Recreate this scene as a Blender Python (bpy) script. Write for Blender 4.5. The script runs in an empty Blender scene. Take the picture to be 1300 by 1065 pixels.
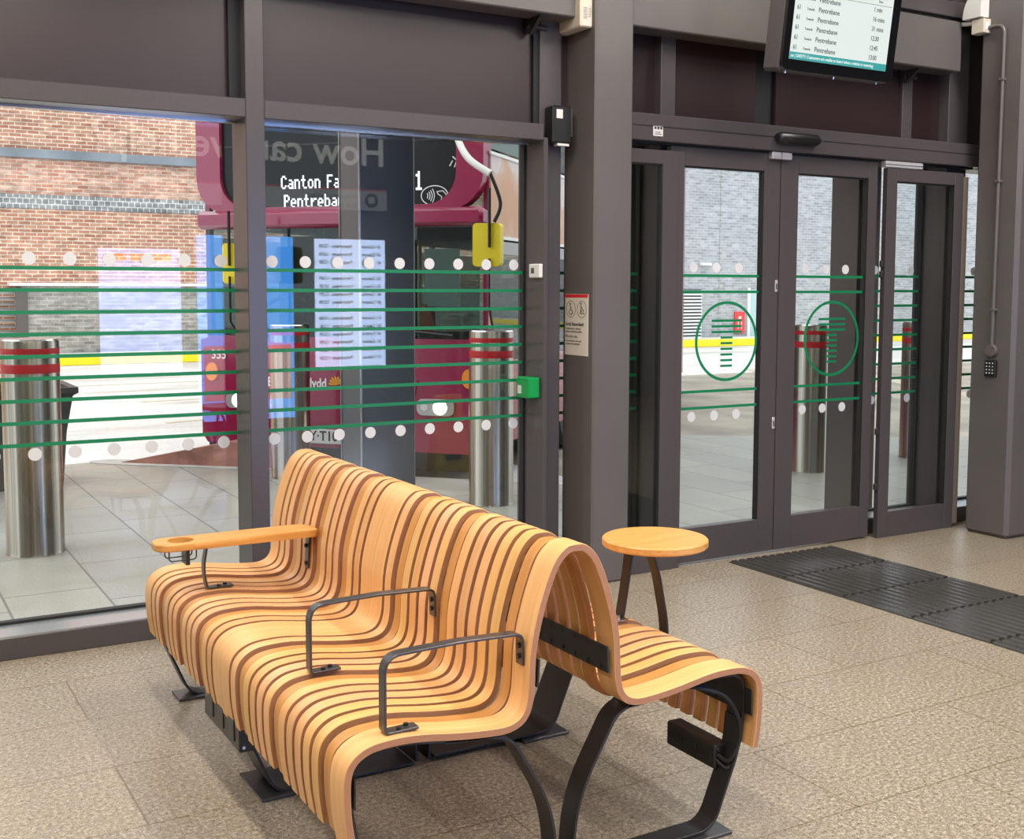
import bpy, math, random
from mathutils import Matrix, Vector
random.seed(7)
C = bpy.context.scene.collection
S = bpy.context.scene
R = math.radians
CAM_Z = 1.44

# ------------------------------------------------------------------ camera
def cam_axes(yaw, pitch, roll):
    w = Vector((math.sin(yaw)*math.cos(pitch), math.cos(yaw)*math.cos(pitch), -math.sin(pitch)))
    right = Vector((math.cos(yaw), -math.sin(yaw), 0)); up = right.cross(w)
    r = right*math.cos(roll)+up*math.sin(roll); u = -right*math.sin(roll)+up*math.cos(roll)
    return r, u, w
AX = cam_axes(R(30.096), R(4.765), R(.166))
FPX = 1472.0
cd = bpy.data.cameras.new('camera'); cam = bpy.data.objects.new('camera', cd); C.objects.link(cam)
m = Matrix.Identity(4)
for i in range(3):
    m[i][0] = AX[0][i]; m[i][1] = AX[1][i]; m[i][2] = -AX[2][i]
m[2][3] = CAM_Z
cam.matrix_world = m
cd.sensor_width = 36; cd.lens = 36*FPX/1300; cd.shift_y = -45/1300; cd.clip_end = 200
S.camera = cam

# ------------------------------------------------------------------ materials
def mat(name, col=(.5, .5, .5), rough=.5, metal=0, spec=.5, emit=None, es=1, noise=None, bump=0, coat=0):
    M = bpy.data.materials.new(name); M.use_nodes = True
    nt = M.node_tree; b = nt.nodes['Principled BSDF']
    b.inputs['Base Color'].default_value = (*col, 1); b.inputs['Roughness'].default_value = rough
    b.inputs['Metallic'].default_value = metal; b.inputs['Specular IOR Level'].default_value = spec
    b.inputs['Coat Weight'].default_value = coat
    if emit:
        b.inputs['Emission Color'].default_value = (*emit, 1); b.inputs['Emission Strength'].default_value = es
    if noise:
        sc, amt = noise
        tc = nt.nodes.new('ShaderNodeTexCoord'); n = nt.nodes.new('ShaderNodeTexNoise')
        n.inputs['Scale'].default_value = sc; n.inputs['Detail'].default_value = 4
        nt.links.new(tc.outputs['Object'], n.inputs['Vector'])
        mp = nt.nodes.new('ShaderNodeMapRange'); mp.inputs[1].default_value = .3; mp.inputs[2].default_value = .7
        mp.inputs[3].default_value = 1-amt; mp.inputs[4].default_value = 1+amt
        nt.links.new(n.outputs['Fac'], mp.inputs[0])
        mx = nt.nodes.new('ShaderNodeMix'); mx.data_type = 'RGBA'; mx.blend_type = 'MULTIPLY'
        mx.inputs[0].default_value = 1; mx.inputs[6].default_value = (*col, 1)
        nt.links.new(mp.outputs[0], mx.inputs[7]); nt.links.new(mx.outputs[2], b.inputs['Base Color'])
        if bump:
            bp = nt.nodes.new('ShaderNodeBump'); bp.inputs['Strength'].default_value = bump; bp.inputs['Distance'].default_value = .002
            nt.links.new(n.outputs['Fac'], bp.inputs['Height']); nt.links.new(bp.outputs[0], b.inputs['Normal'])
    return M
class NT:
    """small node helper"""
    def __init__(s, M): s.M = M; s.nt = M.node_tree; s.b = s.nt.nodes['Principled BSDF']
    def n(s, t, **k):
        q = s.nt.nodes.new('ShaderNode'+t)
        for a, v in k.items(): setattr(q, a, v)
        return q
    def l(s, a, b): s.nt.links.new(a, b)
    def mixc(s, f, a, b, bt='MIX'):
        q = s.n('Mix', data_type='RGBA', blend_type=bt)
        for i, v in ((0, f), (6, a), (7, b)):
            if isinstance(v, (int, float)): q.inputs[i].default_value = v
            elif isinstance(v, tuple): q.inputs[i].default_value = (*v, 1)
            else: s.l(v, q.inputs[i])
        return q.outputs[2]
    def ramp(s, src, stops):
        q = s.n('ValToRGB'); e = q.color_ramp.elements
        while len(e) < len(stops): e.new(.5)
        for i, (p, c) in enumerate(stops): e[i].position = p; e[i].color = (*c, 1)
        s.l(src, q.inputs[0]); return q.outputs[0]
    def mapv(s, src, scale=(1, 1, 1), loc=(0, 0, 0), rot=(0, 0, 0)):
        q = s.n('Mapping'); q.inputs['Scale'].default_value = scale; q.inputs['Location'].default_value = loc; q.inputs['Rotation'].default_value = rot
        s.l(src, q.inputs[0]); return q.outputs[0]
    def noise(s, v, scale, detail=4, rough=.5):
        q = s.n('TexNoise'); q.inputs['Scale'].default_value = scale; q.inputs['Detail'].default_value = detail; q.inputs['Roughness'].default_value = rough
        s.l(v, q.inputs['Vector']); return q.outputs['Fac']
    def bump(s, h, st, dist=.002):
        q = s.n('Bump'); q.inputs['Strength'].default_value = st; q.inputs['Distance'].default_value = dist
        s.l(h, q.inputs['Height']); s.l(q.outputs[0], s.b.inputs['Normal'])

def glass_mat(name, tint=(.97, .985, .98), refl=1.6, rough=0.0):
    M = bpy.data.materials.new(name); M.use_nodes = True; nt = M.node_tree; nt.nodes.clear()
    o = nt.nodes.new('ShaderNodeOutputMaterial'); t = nt.nodes.new('ShaderNodeBsdfTransparent'); g = nt.nodes.new('ShaderNodeBsdfGlossy')
    t.inputs[0].default_value = (*tint, 1); g.inputs['Roughness'].default_value = rough
    f = nt.nodes.new('ShaderNodeFresnel'); f.inputs['IOR'].default_value = refl
    # a thin sheet: the same index seen from either face
    ge = nt.nodes.new('ShaderNodeNewGeometry'); mr = nt.nodes.new('ShaderNodeMapRange')
    mr.inputs[3].default_value = refl; mr.inputs[4].default_value = 1/refl
    nt.links.new(ge.outputs['Backfacing'], mr.inputs[0]); nt.links.new(mr.outputs[0], f.inputs['IOR'])
    x = nt.nodes.new('ShaderNodeMixShader')
    nt.links.new(f.outputs[0], x.inputs[0]); nt.links.new(t.outputs[0], x.inputs[1]); nt.links.new(g.outputs[0], x.inputs[2]); nt.links.new(x.outputs[0], o.inputs[0])
    return M

M_steel = mat('grey_brown_paint', (.078, .067, .069), .30, noise=(60, .03), spec=.45)
M_col = mat('column_paint', (.118, .107, .102), .38, noise=(3, .06), spec=.5)
M_black = mat('black_gasket', (.006, .006, .006), .6)
M_panel = mat('spandrel_glass', (.028, .014, .015), .34, spec=.6, noise=(300, .12))
M_sill = mat('sill_metal', (.50, .54, .58), .22, metal=.7)
M_glass = glass_mat('window_glass', (.985, .995, .99), 1.55)
M_dglass = glass_mat('door_glass', (.955, .975, .97), 1.5)
M_busglass = glass_mat('bus_glass', (.55, .62, .6), 1.45)
M_green = mat('green_vinyl', (.0, .19, .07), .5)
M_dot = mat('white_vinyl', (.66, .66, .66), .6)
M_blackmetal = mat('black_powder_coat', (.016, .015, .015), .38, noise=(400, .15), spec=.55)
M_armmetal = mat('dark_grey_powder_coat', (.085, .080, .080), .30, metal=.6, noise=(500, .1))
M_chrome = mat('chrome', (.7, .7, .7), .2, metal=1)
M_alu = mat('satin_aluminium', (.62, .60, .63), .35, metal=.35)
M_white = mat('white_plastic', (.72, .70, .66), .45)
M_cream = mat('cream_plastic', (.62, .56, .46), .5)
M_blackpl = mat('black_plastic', (.012, .012, .013), .35)
M_red = mat('red_band', (.50, .008, .015), .45)
M_mag = mat('magenta_bus_paint', (.28, .004, .055), .2, coat=.6)
M_yel = mat('yellow_plastic', (.80, .62, .01), .4)
M_rubber = mat('black_rubber', (.012, .012, .012), .6)
M_text = mat('black_print', (.015, .015, .015), .6)
M_wtext = mat('white_print', (.85, .85, .85), .5)
M_dark = mat('bus_interior_dark', (.02, .024, .024), .6)

# stainless bollard: brushed with vertical streaks
M_steelb = mat('brushed_stainless', (.52, .50, .45), .28, metal=1); q = NT(M_steelb)
tc = q.n('TexCoord').outputs['Object']
nz = q.noise(q.mapv(tc, (60, 60, .25)), 1.0, 5, .65)
q.l(q.ramp(nz, [(.28, (.16, .14, .10)), (.5, (.34, .315, .26)), (.72, (.56, .54, .48))]), q.b.inputs['Base Color'])

# oak table top
def wood(name, a, b, c, scale=(3, 60, 60), obj=False, uv=False):
    M = mat(name, b, .36, spec=.4); q = NT(M)
    t = q.n('TexCoord'); v = t.outputs['UV'] if uv else t.outputs['Object']
    oi = q.n('ObjectInfo')
    ad = q.n('VectorMath', operation='ADD'); cb = q.n('CombineXYZ')
    mm = q.n('Math', operation='MULTIPLY'); mm.inputs[1].default_value = 37.0
    q.l(oi.outputs['Random'], mm.inputs[0]); q.l(mm.outputs[0], cb.inputs[0]); q.l(mm.outputs[0], cb.inputs[1])
    q.l(v, ad.inputs[0]); q.l(cb.outputs[0], ad.inputs[1])
    nz = q.noise(q.mapv(ad.outputs[0], scale), 1.0, 6, .6)
    col = q.ramp(nz, [(.3, a), (.52, b), (.72, c)])
    if obj:
        col = q.mixc(1.0, col, oi.outputs['Color'], 'MULTIPLY')
    q.l(col, q.b.inputs['Base Color'])
    return M
M_wood = wood('beech_veneer', (.71, .37, .138), (.775, .43, .172), (.83, .495, .22), (2.2, 55, 1), obj=True, uv=True)
M_tray = wood('oiled_oak', (.56, .25, .062), (.66, .32, .085), (.74, .38, .12), (5, 60, 60))
# plywood edge: layered across thickness (v)
M_edge = mat('plywood_edge', (.5, .27, .15), .5); q = NT(M_edge)
uvn = q.n('TexCoord').outputs['UV']; sx = q.n('SeparateXYZ'); q.l(uvn, sx.inputs[0])
w1 = q.n('Math', operation='MULTIPLY'); w1.inputs[1].default_value = 5.0; q.l(sx.outputs[1], w1.inputs[0])
w2 = q.n('Math', operation='FRACT'); q.l(w1.outputs[0], w2.inputs[0])
nz = q.noise(q.mapv(uvn, (40, 6, 1)), 1.0, 3)
c1 = q.ramp(w2.outputs[0], [(.0, (.22, .085, .035)), (.18, (.46, .215, .105)), (.82, (.49, .235, .12)), (1, (.22, .085, .035))])
c2 = q.mixc(.35, c1, q.ramp(nz, [(.3, (.32, .14, .075)), (.7, (.54, .27, .15))]))
oi = q.n('ObjectInfo'); q.l(q.mixc(1, c2, oi.outputs['Color'], 'MULTIPLY'), q.b.inputs['Base Color'])

# interior granite tiles: rows of .435 m, joints at y = 4.39 - k*.435
M_floor = mat('granite_floor', (.4, .36, .3), .3, spec=.45); q = NT(M_floor)
tc = q.n('TexCoord').outputs['Object']
br = q.n('TexBrick'); q.l(q.mapv(tc, (1, 1, 1), (.665*-1, -.04-.001, 0)), br.inputs['Vector'])
br.offset = .5; br.offset_frequency = 2; br.inputs['Scale'].default_value = 1
br.inputs['Brick Width'].default_value = .87; br.inputs['Row Height'].default_value = .435
br.inputs['Mortar Size'].default_value = .0035; br.inputs['Mortar Smooth'].default_value = .3
br.inputs['Color1'].default_value = (1.03, 1.02, 1.0, 1); br.inputs['Color2'].default_value = (.95, .95, .96, 1); br.inputs['Mortar'].default_value = (.62, .55, .44, 1)
s1 = q.noise(tc, 75, 3, .75); s2 = q.noise(tc, 230, 2, .7); s3 = q.noise(tc, 1.2, 3)
ca = q.ramp(s1, [(.38, (.085, .066, .045)), (.46, (.19, .16, .115)), (.54, (.30, .26, .195)), (.62, (.56, .50, .40))])
cb_ = q.ramp(s2, [(.38, (.13, .10, .075)), (.5, (.29, .25, .195)), (.62, (.58, .52, .43))])
cc = q.mixc(.45, ca, cb_)
cc = q.mixc(1, cc, q.ramp(s3, [(.3, (.93, .90, .86)), (.7, (1.05, 1.03, 1.0))]), 'MULTIPLY')
q.l(q.mixc(1, cc, br.outputs['Color'], 'MULTIPLY'), q.b.inputs['Base Color'])
q.l(q.n('Value').outputs[0], q.b.inputs['Coat Weight']); 
for n_ in q.nt.nodes:
    if n_.bl_idname == 'ShaderNodeValue': n_.outputs[0].default_value = 0.0
rr = q.ramp(s1, [(.3, (.26,)*3), (.7, (.40,)*3)]); q.l(rr, q.b.inputs['Roughness'])

# exterior paving
M_pave = mat('concrete_paving', (.4, .4, .36), .45, spec=.5); q = NT(M_pave)
tc = q.n('TexCoord').outputs['Object']
br = q.n('TexBrick'); q.l(q.mapv(tc, (1, 1, 1), (-.09, -5.735+.395*.5, 0), (0, 0, R(0))), br.inputs['Vector'])
sw = q.n('SeparateXYZ'); q.l(tc, sw.inputs[0])   # rows run away from the building: swap the axes
cmb = q.n('CombineXYZ'); a1 = q.n('Math', operation='ADD'); a1.inputs[1].default_value = -5.735; q.l(sw.outputs[1], a1.inputs[0])
a2 = q.n('Math', operation='ADD'); a2.inputs[1].default_value = -.175; q.l(sw.outputs[0], a2.inputs[0])
q.l(a1.outputs[0], cmb.inputs[0]); q.l(a2.outputs[0], cmb.inputs[1]); q.l(cmb.outputs[0], br.inputs['Vector'])
br.offset = .33; br.inputs['Scale'].default_value = 1; br.inputs['Brick Width'].default_value = .79; br.inputs['Row Height'].default_value = .427
br.inputs['Mortar Size'].default_value = .006; br.inputs['Color1'].default_value = (.385, .38, .335, 1); br.inputs['Color2'].default_value = (.335, .335, .30, 1); br.inputs['Mortar'].default_value = (.16, .16, .15, 1)
s1 = q.noise(tc, 90, 3, .6); s2 = q.noise(tc, 1.6, 4, .6)
c_ = q.mixc(1, br.outputs['Color'], q.ramp(s1, [(.3, (.82,)*3), (.7, (1.14,)*3)]), 'MULTIPLY')
c_ = q.mixc(1, c_, q.ramp(s2, [(.3, (.84, .84, .82)), (.7, (1.1, 1.1, 1.1))]), 'MULTIPLY')
q.l(c_, q.b.inputs['Base Color']); q.l(q.ramp(s2, [(.3, (.28,)*3), (.7, (.5,)*3)]), q.b.inputs['Roughness'])

M_road = mat('pale_concrete_road', (.7, .7, .68), .6); q = NT(M_road)
tc = q.n('TexCoord').outputs['Object']
s1 = q.noise(q.mapv(tc, (.18, .7, 1), (0, 0, 0), (0, 0, R(12))), 1.5, 6, .65); s2 = q.noise(tc, 25, 3)
c_ = q.mixc(1, q.ramp(s1, [(.32, (.50, .47, .42)), (.48, (.72, .70, .67)), (.62, (.80, .80, .79))]), q.ramp(s2, [(.3, (.9,)*3), (.7, (1.07,)*3)]), 'MULTIPLY')
q.l(c_, q.b.inputs['Base Color'])
M_road2 = mat('brown_concrete', (.33, .29, .23), .55, noise=(1.3, .35))

def brick_mat(name, cA, cB, mort, w=.225, h=.075, vary=.25, sp=.22):
    M = mat(name, cA, .8, spec=.2); q = NT(M); tc = q.n('TexCoord').outputs['Object']
    sw = q.n('SeparateXYZ'); q.l(tc, sw.inputs[0]); cm = q.n('CombineXYZ'); q.l(sw.outputs[0], cm.inputs[0]); q.l(sw.outputs[2], cm.inputs[1])
    br = q.n('TexBrick'); q.l(cm.outputs[0], br.inputs['Vector']); br.inputs['Scale'].default_value = 1
    br.inputs['Brick Width'].default_value = w; br.inputs['Row Height'].default_value = h; br.inputs['Mortar Size'].default_value = .009
    br.inputs['Color1'].default_value = (*cA, 1); br.inputs['Color2'].default_value = (*cB, 1); br.inputs['Mortar'].default_value = (*mort, 1)
    s1 = q.noise(q.mapv(tc, (.5, 1, 2)), 1.4, 5, .65); s2 = q.noise(q.mapv(tc, (4.4, 1, 13)), 1, 1)
    c_ = q.mixc(1, br.outputs['Color'], q.ramp(s1, [(.3, (1-vary,)*3), (.7, (1+vary,)*3)]), 'MULTIPLY')
    c_ = q.mixc(1, c_, q.ramp(s2, [(.35, (1-sp,)*3), (.65, (1+sp,)*3)]), 'MULTIPLY')
    q.l(c_, q.b.inputs['Base Color']); return M
M_brick = brick_mat('red_brick', (.42, .185, .12), (.53, .30, .205), (.70, .61, .51))
M_brick2 = brick_mat('weathered_red_brick', (.48, .22, .15), (.62, .42, .33), (.62, .52, .44), vary=.4)
M_gbrick = brick_mat('grey_brick', (.31, .32, .34), (.46, .47, .50), (.50, .51, .53), vary=.12, sp=.08)
M_gbrick2 = brick_mat('dark_grey_brick', (.27, .26, .25), (.36, .35, .33), (.42, .41, .39), vary=.15)
M_dentil = brick_mat('blue_grey_dentil_brick', (.20, .22, .23), (.30, .31, .32), (.62, .62, .60), w=.12, h=.11, vary=.35)
M_ledge = mat('slate_ledge', (.22, .26, .30), .6, noise=(1.5, .25))
M_kerbred = mat('red_stained_concrete', (.34, .15, .12), .6, noise=(6, .35))
M_kerbgrey = mat('grey_kerb_concrete', (.45, .44, .41), .6, noise=(8, .15))

# ------------------------------------------------------------------ mesh building
class MB:
    def __init__(s): s.v = []; s.f = []; s.mi = []; s.uv = []
    def add(s, vs, fs, mi=0, uvs=None):
        o = len(s.v); s.v += [tuple(v) for v in vs]
        for k, f in enumerate(fs):
            s.f.append([o+i for i in f]); s.mi.append(mi if isinstance(mi, int) else mi[k]); s.uv.append(uvs[k] if uvs else None)
        return s
    def box(s, x0, x1, y0, y1, z0, z1, mi=0, bev=0, M=None):
        if bev > 0:
            b = min(bev, abs(x1-x0)/2.01, abs(y1-y0)/2.01, abs(z1-z0)/2.01)
            vs = []; idx = {}
            for i, (xa, sx) in enumerate(((x0, 1), (x1, -1))):
                for j, (ya, sy) in enumerate(((y0, 1), (y1, -1))):
                    for k, (za, sz) in enumerate(((z0, 1), (z1, -1))):
                        idx[i, j, k] = len(vs)
                        vs += [(xa, ya+sy*b, za+sz*b), (xa+sx*b, ya, za+sz*b), (xa+sx*b, ya+sy*b, za)]
            I = idx; fs = []
            fs.append([I[0,0,0], I[0,0,1], I[0,1,1], I[0,1,0]]); fs.append([I[1,0,0], I[1,1,0], I[1,1,1], I[1,0,1]])
            fs.append([I[0,0,0]+1, I[1,0,0]+1, I[1,0,1]+1, I[0,0,1]+1]); fs.append([I[0,1,0]+1, I[0,1,1]+1, I[1,1,1]+1, I[1,1,0]+1])
            fs.append([I[0,0,0]+2, I[0,1,0]+2, I[1,1,0]+2, I[1,0,0]+2]); fs.append([I[0,0,1]+2, I[1,0,1]+2, I[1,1,1]+2, I[0,1,1]+2])
            for j in (0, 1):
                for k in (0, 1):
                    a, c = I[0,j,k], I[1,j,k]; fs.append([a+1, c+1, c+2, a+2] if j == k else [a+2, c+2, c+1, a+1])
            for i in (0, 1):
                for k in (0, 1):
                    a, c = I[i,0,k], I[i,1,k]; fs.append([a, a+2, c+2, c][::(-1 if i == k else 1)])
            for i in (0, 1):
                for j in (0, 1):
                    a, c = I[i,j,0], I[i,j,1]; fs.append([a, a+1, c+1, c][::(1 if i == j else -1)])
            for (i, j, k), a in I.items(): fs.append([a, a+1, a+2][::(1 if (i+j+k) % 2 else -1)])
        else:
            vs = [(x, y, z) for x in (x0, x1) for y in (y0, y1) for z in (z0, z1)]
            fs = [[0, 1, 3, 2], [4, 6, 7, 5], [0, 4, 5, 1], [2, 3, 7, 6], [0, 2, 6, 4], [1, 5, 7, 3]]
        if M: vs = [M @ Vector(v) for v in vs]
        return s.add(vs, fs, mi)
    def prism(s, poly, axis, a, b, mi=0):
        """poly: 2D points in the two other axes (cyclic order x,y,z), extruded along axis from a to b"""
        def P(p, t):
            return {'x': (t, p[0], p[1]), 'y': (p[0], t, p[1]), 'z': (p[0], p[1], t)}[axis]
        n = len(poly); vs = [P(p, a) for p in poly]+[P(p, b) for p in poly]
        fs = [[i, (i+1) % n, n+(i+1) % n, n+i] for i in range(n)]+[list(range(n))[::-1], list(range(n, 2*n))]
        return s.add(vs, fs, mi)
    def tube(s, pts, r, seg=10, mi=0, caps=True):
        pts = [Vector(p) for p in pts]; vs = []; n = len(pts)
        rs = r if isinstance(r, (list, tuple)) else [r]*n
        up = None
        for i, p in enumerate(pts):
            t = (pts[min(i+1, n-1)]-pts[max(i-1, 0)]).normalized()
            if up is None: up = Vector((0, 0, 1)) if abs(t.z) < .9 else Vector((1, 0, 0))
            a = t.cross(up).normalized(); b = a.cross(t).normalized(); up = b
            for k in range(seg):
                th = 2*math.pi*k/seg; vs.append(p+a*math.cos(th)*rs[i]+b*math.sin(th)*rs[i])
        fs = [[i*seg+k, i*seg+(k+1) % seg, (i+1)*seg+(k+1) % seg, (i+1)*seg+k] for i in range(n-1) for k in range(seg)]
        if caps: fs += [list(range(seg))[::-1], [(n-1)*seg+k for k in range(seg)]]
        return s.add(vs, fs, mi)
    def lathe(s, prof, c=(0, 0, 0), seg=32, mi=0, sx=1, M=None):
        vs = []; n = len(prof)
        for (r, z) in prof:
            for k in range(seg):
                th = 2*math.pi*k/seg; vs.append((c[0]+r*math.cos(th)*sx, c[1]+r*math.sin(th), c[2]+z))
        fs = [[i*seg+k, i*seg+(k+1) % seg, (i+1)*seg+(k+1) % seg, (i+1)*seg+k] for i in range(n-1) for k in range(seg)]
        fs += [list(range(seg))[::-1], [(n-1)*seg+k for k in range(seg)]]
        if M: vs = [M @ Vector(v) for v in vs]
        return s.add(vs, fs, mi)
    def strip(s, path, th, y0, y1, mi=0, edge=None, ch=.0012, side=-1):
        """flat bar: path in the xz plane, thickness th on its right-hand side, wide from y0 to y1"""
        n = len(path); vs = []; L = 0; Ls = []
        sec = [(y0, ch), (y0+ch, 0), (y1-ch, 0), (y1, ch), (y1, th-ch), (y1-ch, th), (y0+ch, th), (y0, th-ch)]
        for i in range(n):
            a = Vector(path[max(i-1, 0)]); b = Vector(path[min(i+1, n-1)]); t = (b-a).normalized()
            nx, nz = -t[1], t[0]
            if i: L += (Vector(path[i])-Vector(path[i-1])).length
            Ls.append(L)
            for (y, d) in sec: vs.append((path[i][0]+side*nx*d, y, path[i][1]+side*nz*d))
        fs = []; mis = []; uvs = []
        e = mi if edge is None else edge
        sm = [mi, mi, mi, e, mi, mi, mi, e]
        for i in range(n-1):
            for k in range(8):
                k2 = (k+1) % 8
                fs.append([i*8+k, i*8+k2, (i+1)*8+k2, (i+1)*8+k]); mis.append(sm[k])
                if k in (3, 7):
                    va, vb = (0, 1) if k == 3 else (1, 0)
                else: va, vb = sec[k][0], sec[k2][0]
                uvs.append([(Ls[i], va), (Ls[i], vb), (Ls[i+1], vb), (Ls[i+1], va)])
        fs += [list(range(8))[::-1], [(n-1)*8+k for k in range(8)]]; mis += [e, e]; uvs += [[(0, 0)]*8]*2
        return s.add(vs, fs, mis, uvs)
    def plate(s, poly, o, ax, ay, th, mi=0):
        """flat outline with thickness: point = o + ax*u + ay*v, thickness along ax x ay"""
        o = Vector(o); ax = Vector(ax); ay = Vector(ay); nn = ax.cross(ay).normalized()
        n = len(poly); a = [o+ax*p[0]+ay*p[1] for p in poly]
        return s.add(a+[p+nn*th for p in a], [[i, (i+1) % n, n+(i+1) % n, n+i] for i in range(n)]+[list(range(n))[::-1], list(range(n, 2*n))], mi)
    def disc(s, c, ax, ay, r, th, seg=24, mi=0, ry=None):
        ry = r if ry is None else ry
        return s.plate([(r*math.cos(2*math.pi*k/seg), ry*math.sin(2*math.pi*k/seg)) for k in range(seg)], c, ax, ay, th, mi)
    def ring(s, c, ax, ay, r, ry, w, th, seg=64, mi=0, a0=0, a1=360):
        c = Vector(c); ax = Vector(ax); ay = Vector(ay); nn = ax.cross(ay).normalized()
        full = abs(a1-a0) >= 359.9; n = seg if full else seg+1; vs = []
        for k in range(n):
            t = R(a0+(a1-a0)*k/seg)
            for (d, h) in ((-w/2, 0), (w/2, 0), (w/2, th), (-w/2, th)):
                vs.append(c+ax*(r+d)*math.cos(t)+ay*(ry+d)*math.sin(t)+nn*h)
        fs = []
        for k in range(seg):
            k2 = (k+1) % n
            fs += [[k*4+j, k*4+(j+1) % 4, k2*4+(j+1) % 4, k2*4+j] for j in range(4)]
        if not full: fs += [[0, 1, 2, 3][::-1], [seg*4+j for j in range(4)]]
        return s.add(vs, fs, mi)

BASE = {}      # Empty name -> world location of the thing
def props(o, label=None, cat=None, group=None, kind=None):
    if label: o['label'] = label
    if cat: o['category'] = cat
    if group: o['group'] = group
    if kind: o['kind'] = kind
    return o
def thing(name, label=None, cat=None, loc=(0, 0, 0), group=None, kind=None, rotz=0):
    o = bpy.data.objects.new(name, None); o.empty_display_size = .1; C.objects.link(o)
    o.location = loc; o.rotation_euler = (0, 0, rotz); BASE[o] = Vector(loc) if rotz == 0 else Vector((0, 0, 0))
    return props(o, label, cat, group, kind)
def finish(me, name, mats, parent, smooth, origin=True):
    for M in mats: me.materials.append(M)
    if parent is not None:
        b = BASE.get(parent, Vector((0, 0, 0)))
        for v in me.vertices: v.co -= b
        loc = Vector((0, 0, 0))
    elif origin and len(me.vertices):
        xs = [v.co.x for v in me.vertices]; ys = [v.co.y for v in me.vertices]; zs = [v.co.z for v in me.vertices]
        loc = Vector(((min(xs)+max(xs))/2, (min(ys)+max(ys))/2, min(zs)))
        for v in me.vertices: v.co -= loc
    else: loc = Vector((0, 0, 0))
    o = bpy.data.objects.new(name, me); C.objects.link(o); o.location = loc
    if parent is not None: o.parent = parent; BASE[o] = BASE.get(parent, Vector((0, 0, 0)))
    else: BASE[o] = loc
    if smooth is not None:
        for p in me.polygons: p.use_smooth = True
        me.set_sharp_from_angle(angle=R(smooth))
    return o
def obj(name, mb, mats, parent=None, label=None, cat=None, group=None, kind=None, smooth=None, origin=True):
    me = bpy.data.meshes.new(name); me.from_pydata(mb.v, [], mb.f); me.update()
    for i, p in enumerate(me.polygons): p.material_index = mb.mi[i]
    if any(u for u in mb.uv):
        ul = me.uv_layers.new(name='UVMap')
        for p, u in zip(me.polygons, mb.uv):
            if u:
                for li, c in zip(p.loop_indices, u): ul.data[li].uv = c
    import bmesh
    bm = bmesh.new(); bm.from_mesh(me); bmesh.ops.recalc_face_normals(bm, faces=bm.faces); bm.to_mesh(me); bm.free()
    if not isinstance(mats, (list, tuple)): mats = [mats]
    o = finish(me, name, mats, parent, smooth, origin)
    return props(o, label, cat, group, kind)
RX = Matrix.Rotation(R(90), 4, 'X')
FRONT = RX                                          # faces -y
LEFTF = Matrix.Rotation(R(-90), 4, 'Z') @ RX         # faces -x
BACKF = Matrix.Rotation(R(180), 4, 'Z') @ RX         # faces +y
def text_mesh(body, size, align='LEFT', bold=0, sx=1, th=.0006):
    cu = bpy.data.curves.new('writing', 'FONT'); cu.body = body; cu.size = size; cu.align_x = align; cu.align_y = 'CENTER'
    cu.extrude = th; cu.offset = bold; cu.resolution_u = 3
    o = bpy.data.objects.new('writing', cu); C.objects.link(o)
    dg = bpy.context.evaluated_depsgraph_get(); me = bpy.data.meshes.new_from_object(o.evaluated_get(dg))
    bpy.data.objects.remove(o); bpy.data.curves.remove(cu)
    for v in me.vertices: v.co.x *= sx
    return me
def writing(items, name, M, parent, orient=FRONT):
    """items: (text, size, (x,y,z), align, bold, sx) joined into one mesh of lettering"""
    mb = MB()
    for it in items:
        t, s, loc = it[:3]; al = it[3] if len(it) > 3 else 'LEFT'; bo = it[4] if len(it) > 4 else 0; sx = it[5] if len(it) > 5 else 1
        me = text_mesh(t, s, al, bo, sx); T = Matrix.Translation(loc) @ orient
        mb.add([T @ v.co for v in me.vertices], [list(p.vertices) for p in me.polygons])
        bpy.data.meshes.remove(me)
    return obj(name, mb, M, parent)
def copy_tree(o, parent=None):
    c = o.copy(); C.objects.link(c); c.parent = parent
    for ch in list(o.children): copy_tree(ch, c)
    return c
def catmull(P, n=8):
    out = []
    for i in range(len(P)-1):
        p0 = P[max(i-1, 0)]; p1 = P[i]; p2 = P[i+1]; p3 = P[min(i+2, len(P)-1)]
        for k in range(n):
            t = k/n
            out.append(tuple(.5*((2*p1[j])+(-p0[j]+p2[j])*t+(2*p0[j]-5*p1[j]+4*p2[j]-p3[j])*t*t+(-p0[j]+3*p1[j]-3*p2[j]+p3[j])*t**3) for j in range(len(p1))))
    out.append(tuple(P[-1])); return out
def fillet(P, r, n=6):
    """round the inner corners of a polyline"""
    out = [P[0]]
    for i in range(1, len(P)-1):
        p = Vector(P[i]); a = Vector(P[i-1])-p; b = Vector(P[i+1])-p
        rr_ = min(r if not isinstance(r, dict) else r.get(i, .01), a.length*.49, b.length*.49)
        A = p+a.normalized()*rr_; B = p+b.normalized()*rr_
        for k in range(n+1):
            t = k/n; out.append(tuple((1-t)**2*A+2*(1-t)*t*p+t*t*B))
    out.append(P[-1]); return out

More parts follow.
